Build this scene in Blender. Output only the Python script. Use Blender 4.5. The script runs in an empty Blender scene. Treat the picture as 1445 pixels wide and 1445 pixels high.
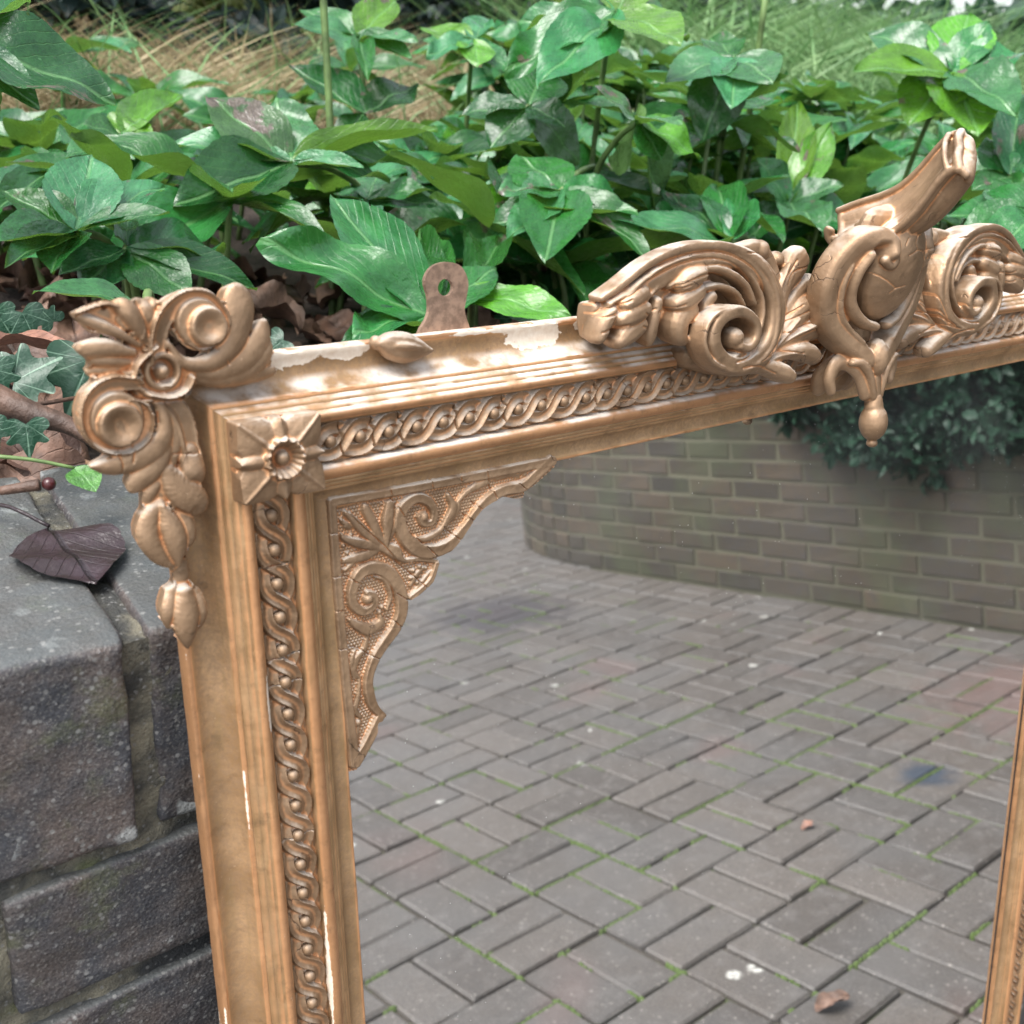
import bpy, bmesh, math, random
import numpy as np
from mathutils import Vector, Matrix, noise
S = bpy.context.scene
C = S.collection
rnd = random.Random(11)

# ------------------------------------------------------------------ camera
cd = bpy.data.cameras.new('camera'); cam = bpy.data.objects.new('camera', cd); C.objects.link(cam)
CAMP = Vector((-0.2060, -0.3858, 1.2545))
RC = ((0.774199, -0.629101, 0.069629), (-0.189053, -0.334828, -0.923119), (0.604049, 0.701514, -0.378157))
cam.matrix_world = Matrix(((RC[0][0], -RC[1][0], -RC[2][0], CAMP.x), (RC[0][1], -RC[1][1], -RC[2][1], CAMP.y),
                           (RC[0][2], -RC[1][2], -RC[2][2], CAMP.z), (0, 0, 0, 1)))
cd.sensor_width = 36; cd.lens = 38.67; cd.clip_start = 0.02; cd.clip_end = 400
cd.dof.use_dof = True; cd.dof.focus_distance = 0.62; cd.dof.aperture_fstop = 13.5
S.camera = cam
# ------------------------------------------------------------------ overcast daylight
W = bpy.data.worlds.new('World'); S.world = W; W.use_nodes = True
nt = W.node_tree; nt.nodes.clear()
SUN_EL, SUN_AZ = math.radians(63), math.radians(-105)
sky = nt.nodes.new('ShaderNodeTexSky'); sky.sky_type = 'NISHITA'; sky.sun_disc = False
sky.sun_elevation = SUN_EL; sky.sun_rotation = SUN_AZ; sky.air_density = 1.0; sky.dust_density = 3.0
hs = nt.nodes.new('ShaderNodeHueSaturation'); hs.inputs['Saturation'].default_value = 0.38
bg = nt.nodes.new('ShaderNodeBackground'); bg.inputs['Strength'].default_value = 0.12
wo = nt.nodes.new('ShaderNodeOutputWorld')
nt.links.new(sky.outputs[0], hs.inputs['Color']); nt.links.new(hs.outputs[0], bg.inputs[0]); nt.links.new(bg.outputs[0], wo.inputs[0])
sl = bpy.data.lights.new('sun', 'SUN'); sl.energy = 1.5; sl.angle = math.radians(36); sl.color = (1, .97, .93)
sun = bpy.data.objects.new('sun', sl); C.objects.link(sun)
sd = Vector((math.sin(SUN_AZ) * math.cos(SUN_EL), math.cos(SUN_AZ) * math.cos(SUN_EL), math.sin(SUN_EL)))
sun.rotation_euler = sd.to_track_quat('Z', 'Y').to_euler(); sun.location = sd * 20
S.view_settings.view_transform = 'Standard'; S.view_settings.look = 'None'
S.view_settings.exposure = 1.75; S.view_settings.gamma = 1; S.view_settings.use_curve_mapping = False
S.render.engine = 'CYCLES'
S.cycles.max_bounces = 8; S.cycles.glossy_bounces = 5; S.cycles.transparent_max_bounces = 8

# ------------------------------------------------------------------ object helpers
def setp(o, label=None, cat=None, group=None, kind=None):
    if label: o['label'] = label
    if cat: o['category'] = cat
    if group: o['group'] = group
    if kind: o['kind'] = kind
    return o
def link(name, me, parent=None, loc=None, m=None):
    o = bpy.data.objects.new(name, me); C.objects.link(o)
    if parent: o.parent = parent
    if loc is not None: o.location = loc
    if m is not None: o.matrix_basis = m
    return o
def empty(name, loc=(0, 0, 0)):
    o = bpy.data.objects.new(name, None); C.objects.link(o); o.location = loc; o.empty_display_size = .05
    return o
def np_mesh(name, V, F, mat=None, smooth=True, sharp=None, attrs=None, uv=None):
    """V (n,3); F list of arrays of faces (tris and quads)"""
    me = bpy.data.meshes.new(name)
    V = np.asarray(V, np.float32)
    F = [np.asarray(f, np.int32) for f in F if len(f)]
    me.vertices.add(len(V)); me.vertices.foreach_set('co', V.ravel())
    nl = sum(f.size for f in F); npl = sum(len(f) for f in F)
    me.loops.add(nl); me.loops.foreach_set('vertex_index', np.concatenate([f.ravel() for f in F]))
    st = []; k = 0
    for f in F:
        st.append(k + np.arange(len(f)) * f.shape[1]); k += f.size
    me.polygons.add(npl); me.polygons.foreach_set('loop_start', np.concatenate(st).astype(np.int32))
    me.update(calc_edges=True); me.validate()
    me.polygons.foreach_set('use_smooth', np.full(len(me.polygons), bool(smooth)))
    if sharp: me.set_sharp_from_angle(angle=math.radians(sharp))
    for k, a in (attrs or {}).items():
        at = me.attributes.new(k, 'FLOAT', 'POINT'); at.data.foreach_set('value', np.asarray(a, np.float32))
    if uv is not None:
        l = me.uv_layers.new(name='UVMap'); vi = np.zeros(len(me.loops), np.int32); me.loops.foreach_get('vertex_index', vi)
        l.data.foreach_set('uv', np.asarray(uv, np.float32)[vi].ravel())
    if mat: me.materials.append(mat)
    return me
def grid_faces(nr, nc, closed=False):
    i = np.arange(nr - 1)[:, None]; j = np.arange(nc if closed else nc - 1)[None, :]; j2 = (j + 1) % nc
    return np.stack([i * nc + j, i * nc + j2, (i + 1) * nc + j2, (i + 1) * nc + j], -1).reshape(-1, 4)
def catmull(P, k=6):
    P = np.asarray(P, float)
    if len(P) < 3: return np.array([P[0] + (P[-1] - P[0]) * t for t in np.linspace(0, 1, 6)])
    Q = np.vstack([2 * P[0] - P[1], P, 2 * P[-1] - P[-2]]); out = []
    for i in range(1, len(Q) - 2):
        a, b, c, d = Q[i - 1:i + 3]
        for t in np.arange(k) / k:
            out.append(.5 * (2 * b + (c - a) * t + (2 * a - 5 * b + 4 * c - d) * t * t + (3 * b - a - 3 * c + d) * t ** 3))
    out.append(P[-1]); return np.array(out)
def tube_geo(P, R, n=8, cap=True):
    P = np.asarray(P, float); R = np.broadcast_to(np.asarray(R, float), (len(P),))
    T = np.gradient(P, axis=0); T /= np.linalg.norm(T, axis=1)[:, None] + 1e-12
    ref = np.array([0, 0, 1.]) if abs(T[:, 2]).mean() < .8 else np.array([1., 0, 0])
    A = np.cross(T, ref); A /= np.linalg.norm(A, axis=1)[:, None] + 1e-12; B = np.cross(A, T)
    th = np.arange(n) * 2 * math.pi / n
    V = P[:, None] + R[:, None, None] * (A[:, None] * np.cos(th)[None, :, None] + B[:, None] * np.sin(th)[None, :, None])
    V = V.reshape(-1, 3); F = [grid_faces(len(P), n, True)]
    if cap:
        V = np.vstack([V, P[:1], P[-1:]]); k = len(V)
        j = np.arange(n); F.append(np.c_[np.full(n, k - 2), (j + 1) % n, j]); b = (len(P) - 1) * n
        F.append(np.c_[np.full(n, k - 1), b + j, b + (j + 1) % n])
    return V, F
class Geo:
    """collects pieces that belong to ONE mesh"""
    def __init__(s): s.V = []; s.F3 = []; s.F4 = []; s.n = 0
    def add(s, V, F):
        for f in F:
            f = np.asarray(f)
            if len(f): (s.F3 if f.shape[1] == 3 else s.F4).append(f + s.n)
        s.V.append(np.asarray(V, float)); s.n += len(V)
    def mesh(s, name, mat, **k):
        F = ([np.vstack(s.F3)] if s.F3 else []) + ([np.vstack(s.F4)] if s.F4 else [])
        return np_mesh(name, np.vstack(s.V), F, mat, **k)
def vnoise(P, sc, seed=0):
    """cheap smooth value noise on (n,k) points, in -1..1"""
    P = np.asarray(P, float) / sc + seed * 17.3; I = np.floor(P).astype(np.int64); f = P - I; f = f * f * (3 - 2 * f)
    k = P.shape[1]; out = 0
    for c in range(2 ** k):
        w = 1; h = np.full(len(P), 374761393 * (seed + 1), np.int64)
        for d in range(k):
            b = (c >> d) & 1; w = w * (f[:, d] if b else 1 - f[:, d]); h = (h ^ ((I[:, d] + b) * (668265263, 2147483647, 1274126177)[d])) * 1103515245 & 0x7fffffff
        h = (h ^ (h >> 13)) * 1274126177 & 0x7fffffff
        out = out + w * ((h % 65536) / 32768 - 1)
    return out

# ------------------------------------------------------------------ materials
class N:
    def __init__(s, name):
        s.m = bpy.data.materials.new(name); s.m.use_nodes = True; s.t = s.m.node_tree; s.t.nodes.clear()
        s.o = s.t.nodes.new('ShaderNodeOutputMaterial'); s.p = s.t.nodes.new('ShaderNodeBsdfPrincipled'); s.t.links.new(s.p.outputs[0], s.o.inputs[0])
    def n(s, t, **k):
        n = s.t.nodes.new('ShaderNode' + t)
        for a, v in k.items(): setattr(n, a, v)
        return n
    def l(s, a, b): s.t.links.new(a, b)
    def put(s, inp, v):
        if isinstance(v, bpy.types.NodeSocket): s.l(v, inp)
        else: inp.default_value = v if not isinstance(v, tuple) or len(v) != 3 or inp.type != 'RGBA' else (*v, 1)
    def set(s, **k):
        for a, v in k.items(): s.put(s.p.inputs[a.replace('_', ' ')], v)
    def coord(s, what='Object'):
        return s.n('TexCoord').outputs[what]
    def pos(s): return s.n('NewGeometry').outputs['Position']
    def map(s, v, scale=(1, 1, 1), loc=(0, 0, 0)):
        m = s.n('Mapping'); s.l(v, m.inputs[0]); m.inputs['Scale'].default_value = scale; m.inputs['Location'].default_value = loc; return m.outputs[0]
    def noise(s, v, scale, detail=4, rough=.55, dist=0):
        n = s.n('TexNoise'); s.l(v, n.inputs['Vector']); n.inputs['Scale'].default_value = scale; n.inputs['Detail'].default_value = detail
        n.inputs['Roughness'].default_value = rough; n.inputs['Distortion'].default_value = dist; return n.outputs['Fac']
    def vor(s, v, scale, feature='F1', rand=1):
        n = s.n('TexVoronoi', feature=feature); s.l(v, n.inputs['Vector']); n.inputs['Scale'].default_value = scale; n.inputs['Randomness'].default_value = rand; return n.outputs['Distance']
    def ramp(s, f, a, b, lo=0., hi=1.):
        n = s.n('MapRange', interpolation_type='SMOOTHSTEP'); s.put(n.inputs[0], f)
        n.inputs[1].default_value = a; n.inputs[2].default_value = b; n.inputs[3].default_value = lo; n.inputs[4].default_value = hi; return n.outputs[0]
    def mix(s, f, a, b, mode='MIX'):
        n = s.n('Mix', data_type='RGBA', blend_type=mode); s.put(n.inputs[0], f); s.put(n.inputs[6], a); s.put(n.inputs[7], b); return n.outputs[2]
    def math(s, op, a, b=0., c=None):
        n = s.n('Math', operation=op); s.put(n.inputs[0], a); s.put(n.inputs[1], b)
        if c is not None: s.put(n.inputs[2], c)
        return n.outputs[0]
    def attr(s, name): return s.n('Attribute', attribute_name=name).outputs['Fac']
    def bump(s, h, strength, dist, prev=None):
        n = s.n('Bump'); s.put(n.inputs['Height'], h); n.inputs['Strength'].default_value = strength; n.inputs['Distance'].default_value = dist
        if prev is not None: s.l(prev, n.inputs['Normal'])
        return n.outputs[0]
    def rand(s): return s.n('ObjectInfo').outputs['Random']

def gold_mat(name, frame=False):
    g = N(name); co = g.coord()
    big = g.noise(g.map(co, (1, 1, 1)), 38, 4); fine = g.noise(co, 420, 5, .65)
    if frame: streak = g.noise(g.map(co, (9, 3.0, 60)), 8, 3)
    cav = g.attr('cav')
    base = g.mix(g.ramp(big, .35, .68), *(((.34, .205, .098), (.50, .315, .165)) if frame else ((.235, .148, .084), (.375, .245, .146))))
    copper = (.66, .33, .155)
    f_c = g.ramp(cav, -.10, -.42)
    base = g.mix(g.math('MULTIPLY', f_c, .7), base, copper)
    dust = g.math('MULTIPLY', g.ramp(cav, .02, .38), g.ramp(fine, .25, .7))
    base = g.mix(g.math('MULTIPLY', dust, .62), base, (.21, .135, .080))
    if frame:
        base = g.mix(g.math('MULTIPLY', g.ramp(streak, .5, .72), .38), base, (.27, .18, .080))
    # grey grime settled on what faces up, plus sky reflection painted white on frame
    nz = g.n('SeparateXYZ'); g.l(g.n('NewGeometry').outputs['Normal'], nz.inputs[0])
    dust_sheen = g.math('MULTIPLY', g.ramp(nz.outputs[2], .42, .85), g.ramp(g.noise(co, 60, 5), .32, .62))
    base = g.mix(g.math('MULTIPLY', dust_sheen, .85 if frame else .7), base, (.66, .61, .55) if frame else (.50, .46, .40))
    spots = g.ramp(g.noise(co, 900, 2), .70, .76)
    base = g.mix(g.math('MULTIPLY', spots, .5), base, (.62, .45, .30))
    grime = g.ramp(g.noise(co, 95, 6, .7), .54, .74)
    base = g.mix(g.math('MULTIPLY', grime, .42), base, (.095, .06, .034))
    grime2 = g.ramp(g.noise(g.map(co, (1, 1, 1), (.4, .2, .1)), 30, 6, .7), .52, .70)
    base = g.mix(g.math('MULTIPLY', grime2, .16 if frame else .3), base, (.14, .098, .066))
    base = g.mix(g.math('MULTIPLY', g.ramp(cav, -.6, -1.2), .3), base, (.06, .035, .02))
    nv = g.n('TexNoise'); g.l(co, nv.inputs['Vector']); nv.inputs['Scale'].default_value = 55; nv.inputs['Detail'].default_value = 4
    wv = g.n('VectorMath', operation='MULTIPLY_ADD'); g.l(nv.outputs['Color'], wv.inputs[0]); wv.inputs[1].default_value = (.022, .022, .022); g.l(co, wv.inputs[2])
    cr = g.math('MULTIPLY', g.ramp(g.vor(wv.outputs[0], 40, 'DISTANCE_TO_EDGE'), .014, .004), g.ramp(g.noise(co, 27, 3), .56, .62))
    if frame: cr = g.math('MULTIPLY', cr, .0)
    base = g.mix(g.math('MULTIPLY', cr, .7), base, (.05, .03, .02))
    metal = g.math('MULTIPLY_ADD', dust, -.25, .60); metal = g.math('MULTIPLY', metal, g.math('MULTIPLY_ADD', dust_sheen, -.8, 1))
    chip = None
    if frame:
        e = g.attr('edge'); pch = g.attr('patch')
        nn = g.noise(g.map(co, (1, 1, 1)), 120, 6, .7); n2 = g.noise(g.map(co, (1, 1, 1)), 26, 3)
        chip = g.math('GREATER_THAN', g.math('ADD', g.math('MULTIPLY', e, g.math('MULTIPLY_ADD', n2, 1.0, .05)), g.math('MULTIPLY', nn, .55)), .78)
        chip2 = g.math('GREATER_THAN', g.math('ADD', pch, g.math('MULTIPLY', g.math('SUBTRACT', nn, .5), 1.5)), .5)
        chip = g.math('MAXIMUM', chip, chip2)
        base = g.mix(chip, base, g.mix(g.noise(co, 300, 4), (.80, .74, .64), (.55, .42, .30)))
        metal = g.math('MULTIPLY', metal, g.math('SUBTRACT', 1, chip))
    h = g.math('ADD', g.math('MULTIPLY', fine, .35), g.noise(co, 150, 4))
    b = g.bump(g.math('SUBTRACT', h, g.math('MULTIPLY', cr, 1.5)), .32, .0012)
    if frame: b = g.bump(g.math('MULTIPLY', chip, -1), .5, .0006, b)
    g.set(Base_Color=base, Metallic=metal, Roughness=g.math('ADD', g.math('MULTIPLY_ADD', fine, .20, .40), g.math('MULTIPLY', dust_sheen, .25)), Normal=b)
    return g.m
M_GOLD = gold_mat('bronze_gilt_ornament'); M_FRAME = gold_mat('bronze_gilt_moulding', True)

def simple(name, col, rough=.6, metal=0, nscale=60, var=.35, bump=.2, bd=.001, coat=0):
    g = N(name); co = g.coord(); a = g.noise(co, nscale, 5)
    c = g.mix(g.ramp(a, .3, .7), tuple(x * (1 - var) for x in col), tuple(min(1, x * (1 + var)) for x in col))
    g.set(Base_Color=c, Roughness=rough, Metallic=metal, Normal=g.bump(g.noise(co, nscale * 3, 4), bump, bd), Coat_Weight=coat, Coat_Roughness=.2)
    return g.m
M_DARKWOOD = simple('dark_back_board', (.03, .022, .018), .8)
M_PLATE = simple('rusted_gilt_steel', (.31, .205, .145), .45, .6, 260, .3, .25, .0004)

g = N('old_mirror_glass'); co = g.coord()
sp = g.ramp(g.vor(co, 210), .075, .03); sp = g.math('MULTIPLY', sp, g.math('GREATER_THAN', g.noise(co, 16, 3), .53))
g.set(Base_Color=g.mix(sp, (.83, .845, .84), (.55, .55, .52)), Metallic=g.math('MULTIPLY_ADD', sp, -.7, g.ramp(g.noise(co, 7, 4), .35, .7, .992, .972)), Roughness=g.math('MULTIPLY_ADD', sp, .5, .014), Specular_IOR_Level=0)
M_GLASS = g.m

def paver_mat():
    g = N('concrete_block_paver'); po = g.pos(); r = g.rand()
    n = g.noise(po, 26, 5); n2 = g.noise(po, 3.0, 3); f = g.noise(po, 380, 3, .7)
    base = g.mix(r, (.066, .056, .049), (.112, .096, .084))
    base = g.mix(g.math('MULTIPLY', g.ramp(g.noise(po, 170, 3), .45, .7), .45), base, (.035, .032, .032))
    base = g.mix(g.math('MULTIPLY', g.ramp(n2, .40, .66), .6), base, (.088, .083, .080))
    base = g.mix(g.math('MULTIPLY', g.ramp(n, .5, .75), .5), base, (.135, .124, .118))
    base = g.mix(g.math('MULTIPLY', g.ramp(g.noise(g.map(po, (1, 1, 1), (3, 1, 0)), 2.2, 2), .60, .74), .32), base, (.15, .085, .075))
    base = g.mix(g.math('MULTIPLY', g.ramp(f, .57, .70), .6), base, (.33, .31, .29))
    lich = g.math('MULTIPLY', g.ramp(g.vor(po, 8), .15, .08), g.math('GREATER_THAN', g.noise(po, 5, 2), .57))
    base = g.mix(g.math('MULTIPLY', lich, g.ramp(g.noise(po, 110, 3), .3, .6)), base, (.50, .49, .45))
    spk = g.math('MULTIPLY', g.ramp(g.vor(po, 62), .20, .10), g.math('GREATER_THAN', g.noise(po, 24, 3), .46)); base = g.mix(g.math('MULTIPLY', spk, .55), base, (.33, .30, .27))
    # dark greasy patch by the kerb and the blue-black blot of spilt paint
    def blot(c, r0, col, amt, base):
        d = g.n('VectorMath', operation='DISTANCE'); g.l(po, d.inputs[0]); d.inputs[1].default_value = c
        dd = g.math('ADD', d.outputs['Value'], g.math('MULTIPLY', g.noise(po, 14, 4), r0 * 1.4))
        return g.mix(g.math('MULTIPLY', g.ramp(dd, r0 * 1.9, r0 * 1.1), amt), base, col)
    base = blot((2.35, -3.0, 0), .33, (.035, .030, .034), .8, base)
    base = blot((1.98, -.92, 0), .075, (.030, .042, .062), .9, base)
    base = blot((2.6, -.9, 0), .35, (.15, .085, .075), .5, base)
    g.set(Base_Color=base, Roughness=g.ramp(n, .2, .8, .45, .7), Normal=g.bump(f, .5, .0025))
    return g.m
M_PAVER = paver_mat()

g = N('joint_sand_and_moss'); po = g.pos()
mo = g.math('MULTIPLY', g.ramp(g.noise(po, 4.2, 5, .65), .46, .60), g.ramp(g.noise(po, 40, 3), .35, .6))
c = g.mix(g.noise(po, 90, 4), (.045, .038, .030), (.085, .073, .058))
c = g.mix(mo, c, g.mix(g.noise(po, 160, 3), (.045, .072, .018), (.090, .130, .032)))
g.set(Base_Color=c, Roughness=.95, Normal=g.bump(g.noise(po, 220, 4), .8, .004)); M_JOINT = g.m
g = N('moss'); po = g.pos(); g.set(Base_Color=g.mix(g.noise(po, 60, 4), (.040, .066, .014), (.095, .140, .034)), Roughness=.95); M_MOSS = g.m

def brick_mat(name, dark):
    g = N(name); po = g.pos(); r = g.rand()
    n = g.noise(po, 30, 6, .65); f = g.noise(po, 260, 4, .7)
    if dark:
        base = g.mix(r, (.058, .050, .047), (.086, .068, .060))
        base = g.mix(g.ramp(n, .36, .66), base, (.036, .038, .044))
        base = g.mix(g.math('MULTIPLY', g.ramp(g.noise(po, 14, 4), .55, .70), .35), base, (.085, .056, .048))
        base = g.mix(g.math('MULTIPLY', g.ramp(g.noise(po, 22, 5, .7), .55, .70), .55), base, (.075, .085, .035))
        lv = g.vor(g.map(po, (1, 1, 1), (.03, .01, .02)), 34); lich = g.math('MULTIPLY', g.ramp(g.math('ADD', lv, g.math('MULTIPLY', g.noise(po, 190, 4), .35)), .42, .30), g.math('GREATER_THAN', g.noise(po, 11, 2), .44))
        base = g.mix(g.math('MULTIPLY', lich, .6), base, (.36, .38, .37))
        base = g.mix(g.math('MULTIPLY', g.ramp(f, .64, .72), .6), base, (.26, .26, .26))
        base = g.mix(g.math('MULTIPLY', g.ramp(f, .40, .30), .55), base, (.018, .018, .020))
        gr = g.noise(po, 850, 2, .6); base = g.mix(g.math('MULTIPLY', g.ramp(gr, .55, .68), .5), base, (.17, .165, .15)); base = g.mix(g.math('MULTIPLY', g.ramp(gr, .45, .34), .6), base, (.016, .016, .018))
        rough = g.ramp(n, .3, .7, .42, .75)
        nz = g.n('SeparateXYZ'); g.l(g.n('NewGeometry').outputs['Normal'], nz.inputs[0])
        base = g.mix(g.math('MULTIPLY', g.ramp(nz.outputs[2], .7, .97), .6), base, g.mix(n, (.048, .058, .058), (.098, .108, .106)))
        spk = g.math('MULTIPLY', g.ramp(g.vor(po, 210), .30, .16), g.math('GREATER_THAN', g.noise(po, 45, 3), .48)); base = g.mix(g.math('MULTIPLY', spk, .5), base, (.22, .22, .21))
    else:
        base = g.mix(r, (.044, .037, .026), (.098, .070, .044))
        base = g.mix(g.math('MULTIPLY', g.ramp(n, .45, .7), .6), base, (.055, .05, .05))
        base = g.mix(g.math('MULTIPLY', g.ramp(g.noise(po, 2.2, 4), .46, .64), .75), base, (.070, .080, .036))
        base = g.mix(g.math('MULTIPLY', g.ramp(f, .35, .65), .5), base, (.030, .028, .026))
        rough = .75
    g.set(Base_Color=base, Roughness=rough, Normal=g.bump(g.math('ADD', g.math('MULTIPLY', g.vor(po, 480), .22 if dark else .3), g.math('ADD', g.math('MULTIPLY', f, .45), g.math('MULTIPLY', n, .8))), .5, .003))
    return g.m
M_HBRICK = brick_mat('wet_lichened_brick', True); M_RBRICK = brick_mat('mossy_stock_brick', False)
g = N('old_lime_mortar'); po = g.pos()
c = g.mix(g.ramp(g.noise(po, 45, 5), .35, .65), (.05, .05, .045), (.23, .21, .15))
c = g.mix(g.ramp(g.noise(po, 13, 4), .50, .62), c, (.030, .032, .033)); c = g.mix(g.math('MULTIPLY', g.ramp(g.vor(po, 260), .3, .15), .6), c, (.24, .24, .23)); c = g.mix(g.math('MULTIPLY', g.ramp(g.noise(po, 20, 3), .56, .66), .6), c, (.10, .12, .04))
g.set(Base_Color=c, Roughness=.9, Normal=g.bump(g.noise(po, 300, 4, .7), 1, .004)); M_MORTAR = g.m
g = N('pale_mossy_mortar'); po = g.pos()
g.set(Base_Color=g.mix(g.noise(po, 6, 4), (.058, .055, .036), (.105, .098, .064)), Roughness=.9, Normal=g.bump(g.noise(po, 200, 4), .6, .003)); M_RMORTAR = g.m

def leaf_mat(name):
    g = N(name); oi = g.n('ObjectInfo'); uv = g.n('UVMap').outputs[0]
    sx = g.n('SeparateXYZ'); g.l(uv, sx.inputs[0]); u = g.math('ABSOLUTE', g.math('SUBTRACT', sx.outputs[0], .5)); v = sx.outputs[1]
    seedv = g.n('CombineXYZ'); g.l(oi.outputs['Random'], seedv.inputs[2]); vv = g.n('VectorMath', operation='MULTIPLY_ADD')
    g.l(seedv.outputs[0], vv.inputs[0]); vv.inputs[1].default_value = (0, 0, 40); g.l(uv, vv.inputs[2]); p = vv.outputs[0]
    col = oi.outputs['Color']
    var = g.noise(p, 5, 5, .6)
    c = g.mix(g.ramp(var, .3, .72), g.mix(.5, col, (.006, .045, .012)), g.mix(.12, col, (.10, .30, .06)))
    hv = g.n('HueSaturation'); g.l(c, hv.inputs['Color']); g.l(g.math('MULTIPLY_ADD', oi.outputs['Random'], .5, .75), hv.inputs['Value']); g.l(g.math('MULTIPLY_ADD', oi.outputs['Random'], .03, .487), hv.inputs['Hue']); c = hv.outputs[0]
    # veins: midrib and pinnate side veins climbing towards the tip
    mid = g.ramp(u, .035, .012)
    ph = g.math('SUBTRACT', g.math('MULTIPLY', v, 9), g.math('MULTIPLY', u, 9))
    ph = g.math('ADD', ph, g.math('MULTIPLY', g.noise(p, 4, 3), .8))
    sv = g.math('ABSOLUTE', g.math('SUBTRACT', g.math('FRACT', ph), .5)); side = g.ramp(sv, .06, .01)
    net = g.ramp(g.vor(p, 22, 'DISTANCE_TO_EDGE'), .05, .0)
    c = g.mix(g.math('MULTIPLY', side, .18), c, (.13, .30, .11)); c = g.mix(g.math('MULTIPLY', mid, .40), c, (.16, .36, .13))
    # brown necrotic blotches, amount in the object's colour alpha
    bn = g.noise(p, 3.1, 5, .6); am = g.math('SUBTRACT', 1, oi.outputs['Alpha'])
    bl = g.ramp(g.math('ADD', bn, g.math('MULTIPLY', am, .5)),   .70, .75)
    c = g.mix(bl, c, g.mix(g.noise(p, 30, 3), (.022, .015, .012), (.20, .16, .13)))
    pale = g.math('MULTIPLY', g.ramp(g.noise(p, 7, 4),   .74, .80), .2); c = g.mix(pale, c, (.30, .36, .27))
    back = g.n('NewGeometry').outputs['Backfacing']
    c = g.mix(g.math('MULTIPLY', back, .6), c, (.13, .25, .06))
    hgt = g.math('ADD', g.math('MULTIPLY', side, -.8), g.math('ADD', g.math('MULTIPLY', mid, -1.2), g.math('ADD', g.math('MULTIPLY', net, -.03), g.math('MULTIPLY', g.noise(p, 9, 3), 1.3))))
    g.set(Base_Color=c, Roughness=g.ramp(g.noise(p, 11, 4), .35, .7, .20, .40), Normal=g.bump(hgt, .40, .004), Specular_IOR_Level=.5, Coat_Weight=.32, Coat_Roughness=.20)
    tr = g.n('BsdfTranslucent'); g.l(g.mix(.5, c, (.22, .42, .03)), tr.inputs[0]); mx = g.n('MixShader'); mx.inputs[0].default_value = .24
    g.l(g.p.outputs[0], mx.inputs[1]); g.l(tr.outputs[0], mx.inputs[2])
    hole = g.math('MULTIPLY', g.math('LESS_THAN', g.math('ADD', g.vor(p, 4.2), g.math('MULTIPLY', g.noise(p, 16, 3), .10)), .115), g.math('GREATER_THAN', g.noise(p, 1.6, 2), .56))
    tp = g.n('BsdfTransparent'); m2 = g.n('MixShader'); g.l(hole, m2.inputs[0]); g.l(mx.outputs[0], m2.inputs[1]); g.l(tp.outputs[0], m2.inputs[2]); g.l(m2.outputs[0], g.o.inputs[0])
    return g.m
M_LEAF = leaf_mat('hellebore_leaf')
g = N('ivy_leaf'); uv = g.n('UVMap').outputs[0]
iv = g.ramp(g.vor(uv, 2.4, 'DISTANCE_TO_EDGE'), .045, .012)
sx = g.n('SeparateXYZ'); g.l(uv, sx.inputs[0]); an = g.n('Math', operation='ARCTAN2'); g.l(g.math('SUBTRACT', sx.outputs[0], .5), an.inputs[0]); g.l(g.math('ADD', sx.outputs[1], .02), an.inputs[1])
ra = g.math('ABSOLUTE', g.math('SUBTRACT', g.math('FRACT', g.math('ADD', g.math('MULTIPLY', an.outputs[0], 1.55), .5)), .5)); rv = g.ramp(ra, .05, .02)
c = g.mix(g.noise(uv, 4, 4), (.006, .032, .016), (.014, .062, .030)); c = g.mix(g.math('MULTIPLY', g.math('MAXIMUM', rv, g.math('MULTIPLY', iv, .22)), .6), c, (.16, .27, .19))
g.set(Base_Color=c, Roughness=.45, Normal=g.bump(g.noise(uv, 9, 3), .3, .002)); M_IVY = g.m
M_STEM = simple('green_leaf_stalk', (.10, .16, .05), .5, 0, 40, .4)
M_WOOD = simple('wet_brown_twig', (.075, .042, .028), .6, 0, 50, .5, .6, .003)
def dead_mat(name, a, b, rough):
    g = N(name); uv = g.n('UVMap').outputs[0]; oi = g.n('ObjectInfo'); po = g.pos()
    sx = g.n('SeparateXYZ'); g.l(uv, sx.inputs[0]); u = g.math('ABSOLUTE', g.math('SUBTRACT', sx.outputs[0], .5)); v = sx.outputs[1]
    c = g.mix(oi.outputs['Random'], a, b); n = g.noise(po, 70, 5); c = g.mix(g.ramp(n, .35, .7), g.mix(.55, c, (.02, .014, .012)), c)
    ph = g.math('FRACT', g.math('SUBTRACT', g.math('MULTIPLY', v, 7), g.math('MULTIPLY', u, 8))); side = g.ramp(g.math('ABSOLUTE', g.math('SUBTRACT', ph, .5)), .07, .02); mid = g.ramp(u, .03, .01)
    c = g.mix(g.math('MULTIPLY', mid, .6), c, tuple(x * .35 for x in a))
    h = g.math('ADD', g.math('MULTIPLY', side, -.6), g.math('ADD', g.math('MULTIPLY', mid, -1), g.noise(po, 160, 4)))
    g.set(Base_Color=c, Roughness=rough, Normal=g.bump(h, .6, .002)); return g.m
M_DEAD = dead_mat('brown_fallen_leaf', (.11, .055, .038), (.27, .16, .11), .6)
M_PURPLE = dead_mat('wet_black_purple_leaf', (.024, .014, .018), (.034, .020, .024), .30)
M_RUST = dead_mat('orange_fallen_leaf', (.38, .19, .13), (.34, .16, .11), .5)
M_SOIL = simple('dark_leaf_mould', (.028, .019, .015), .9, 0, 55, .6, 1, .006)
M_GROUND = simple('far_ground', (.06, .06, .05), .9, 0, 2, .3)
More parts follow.
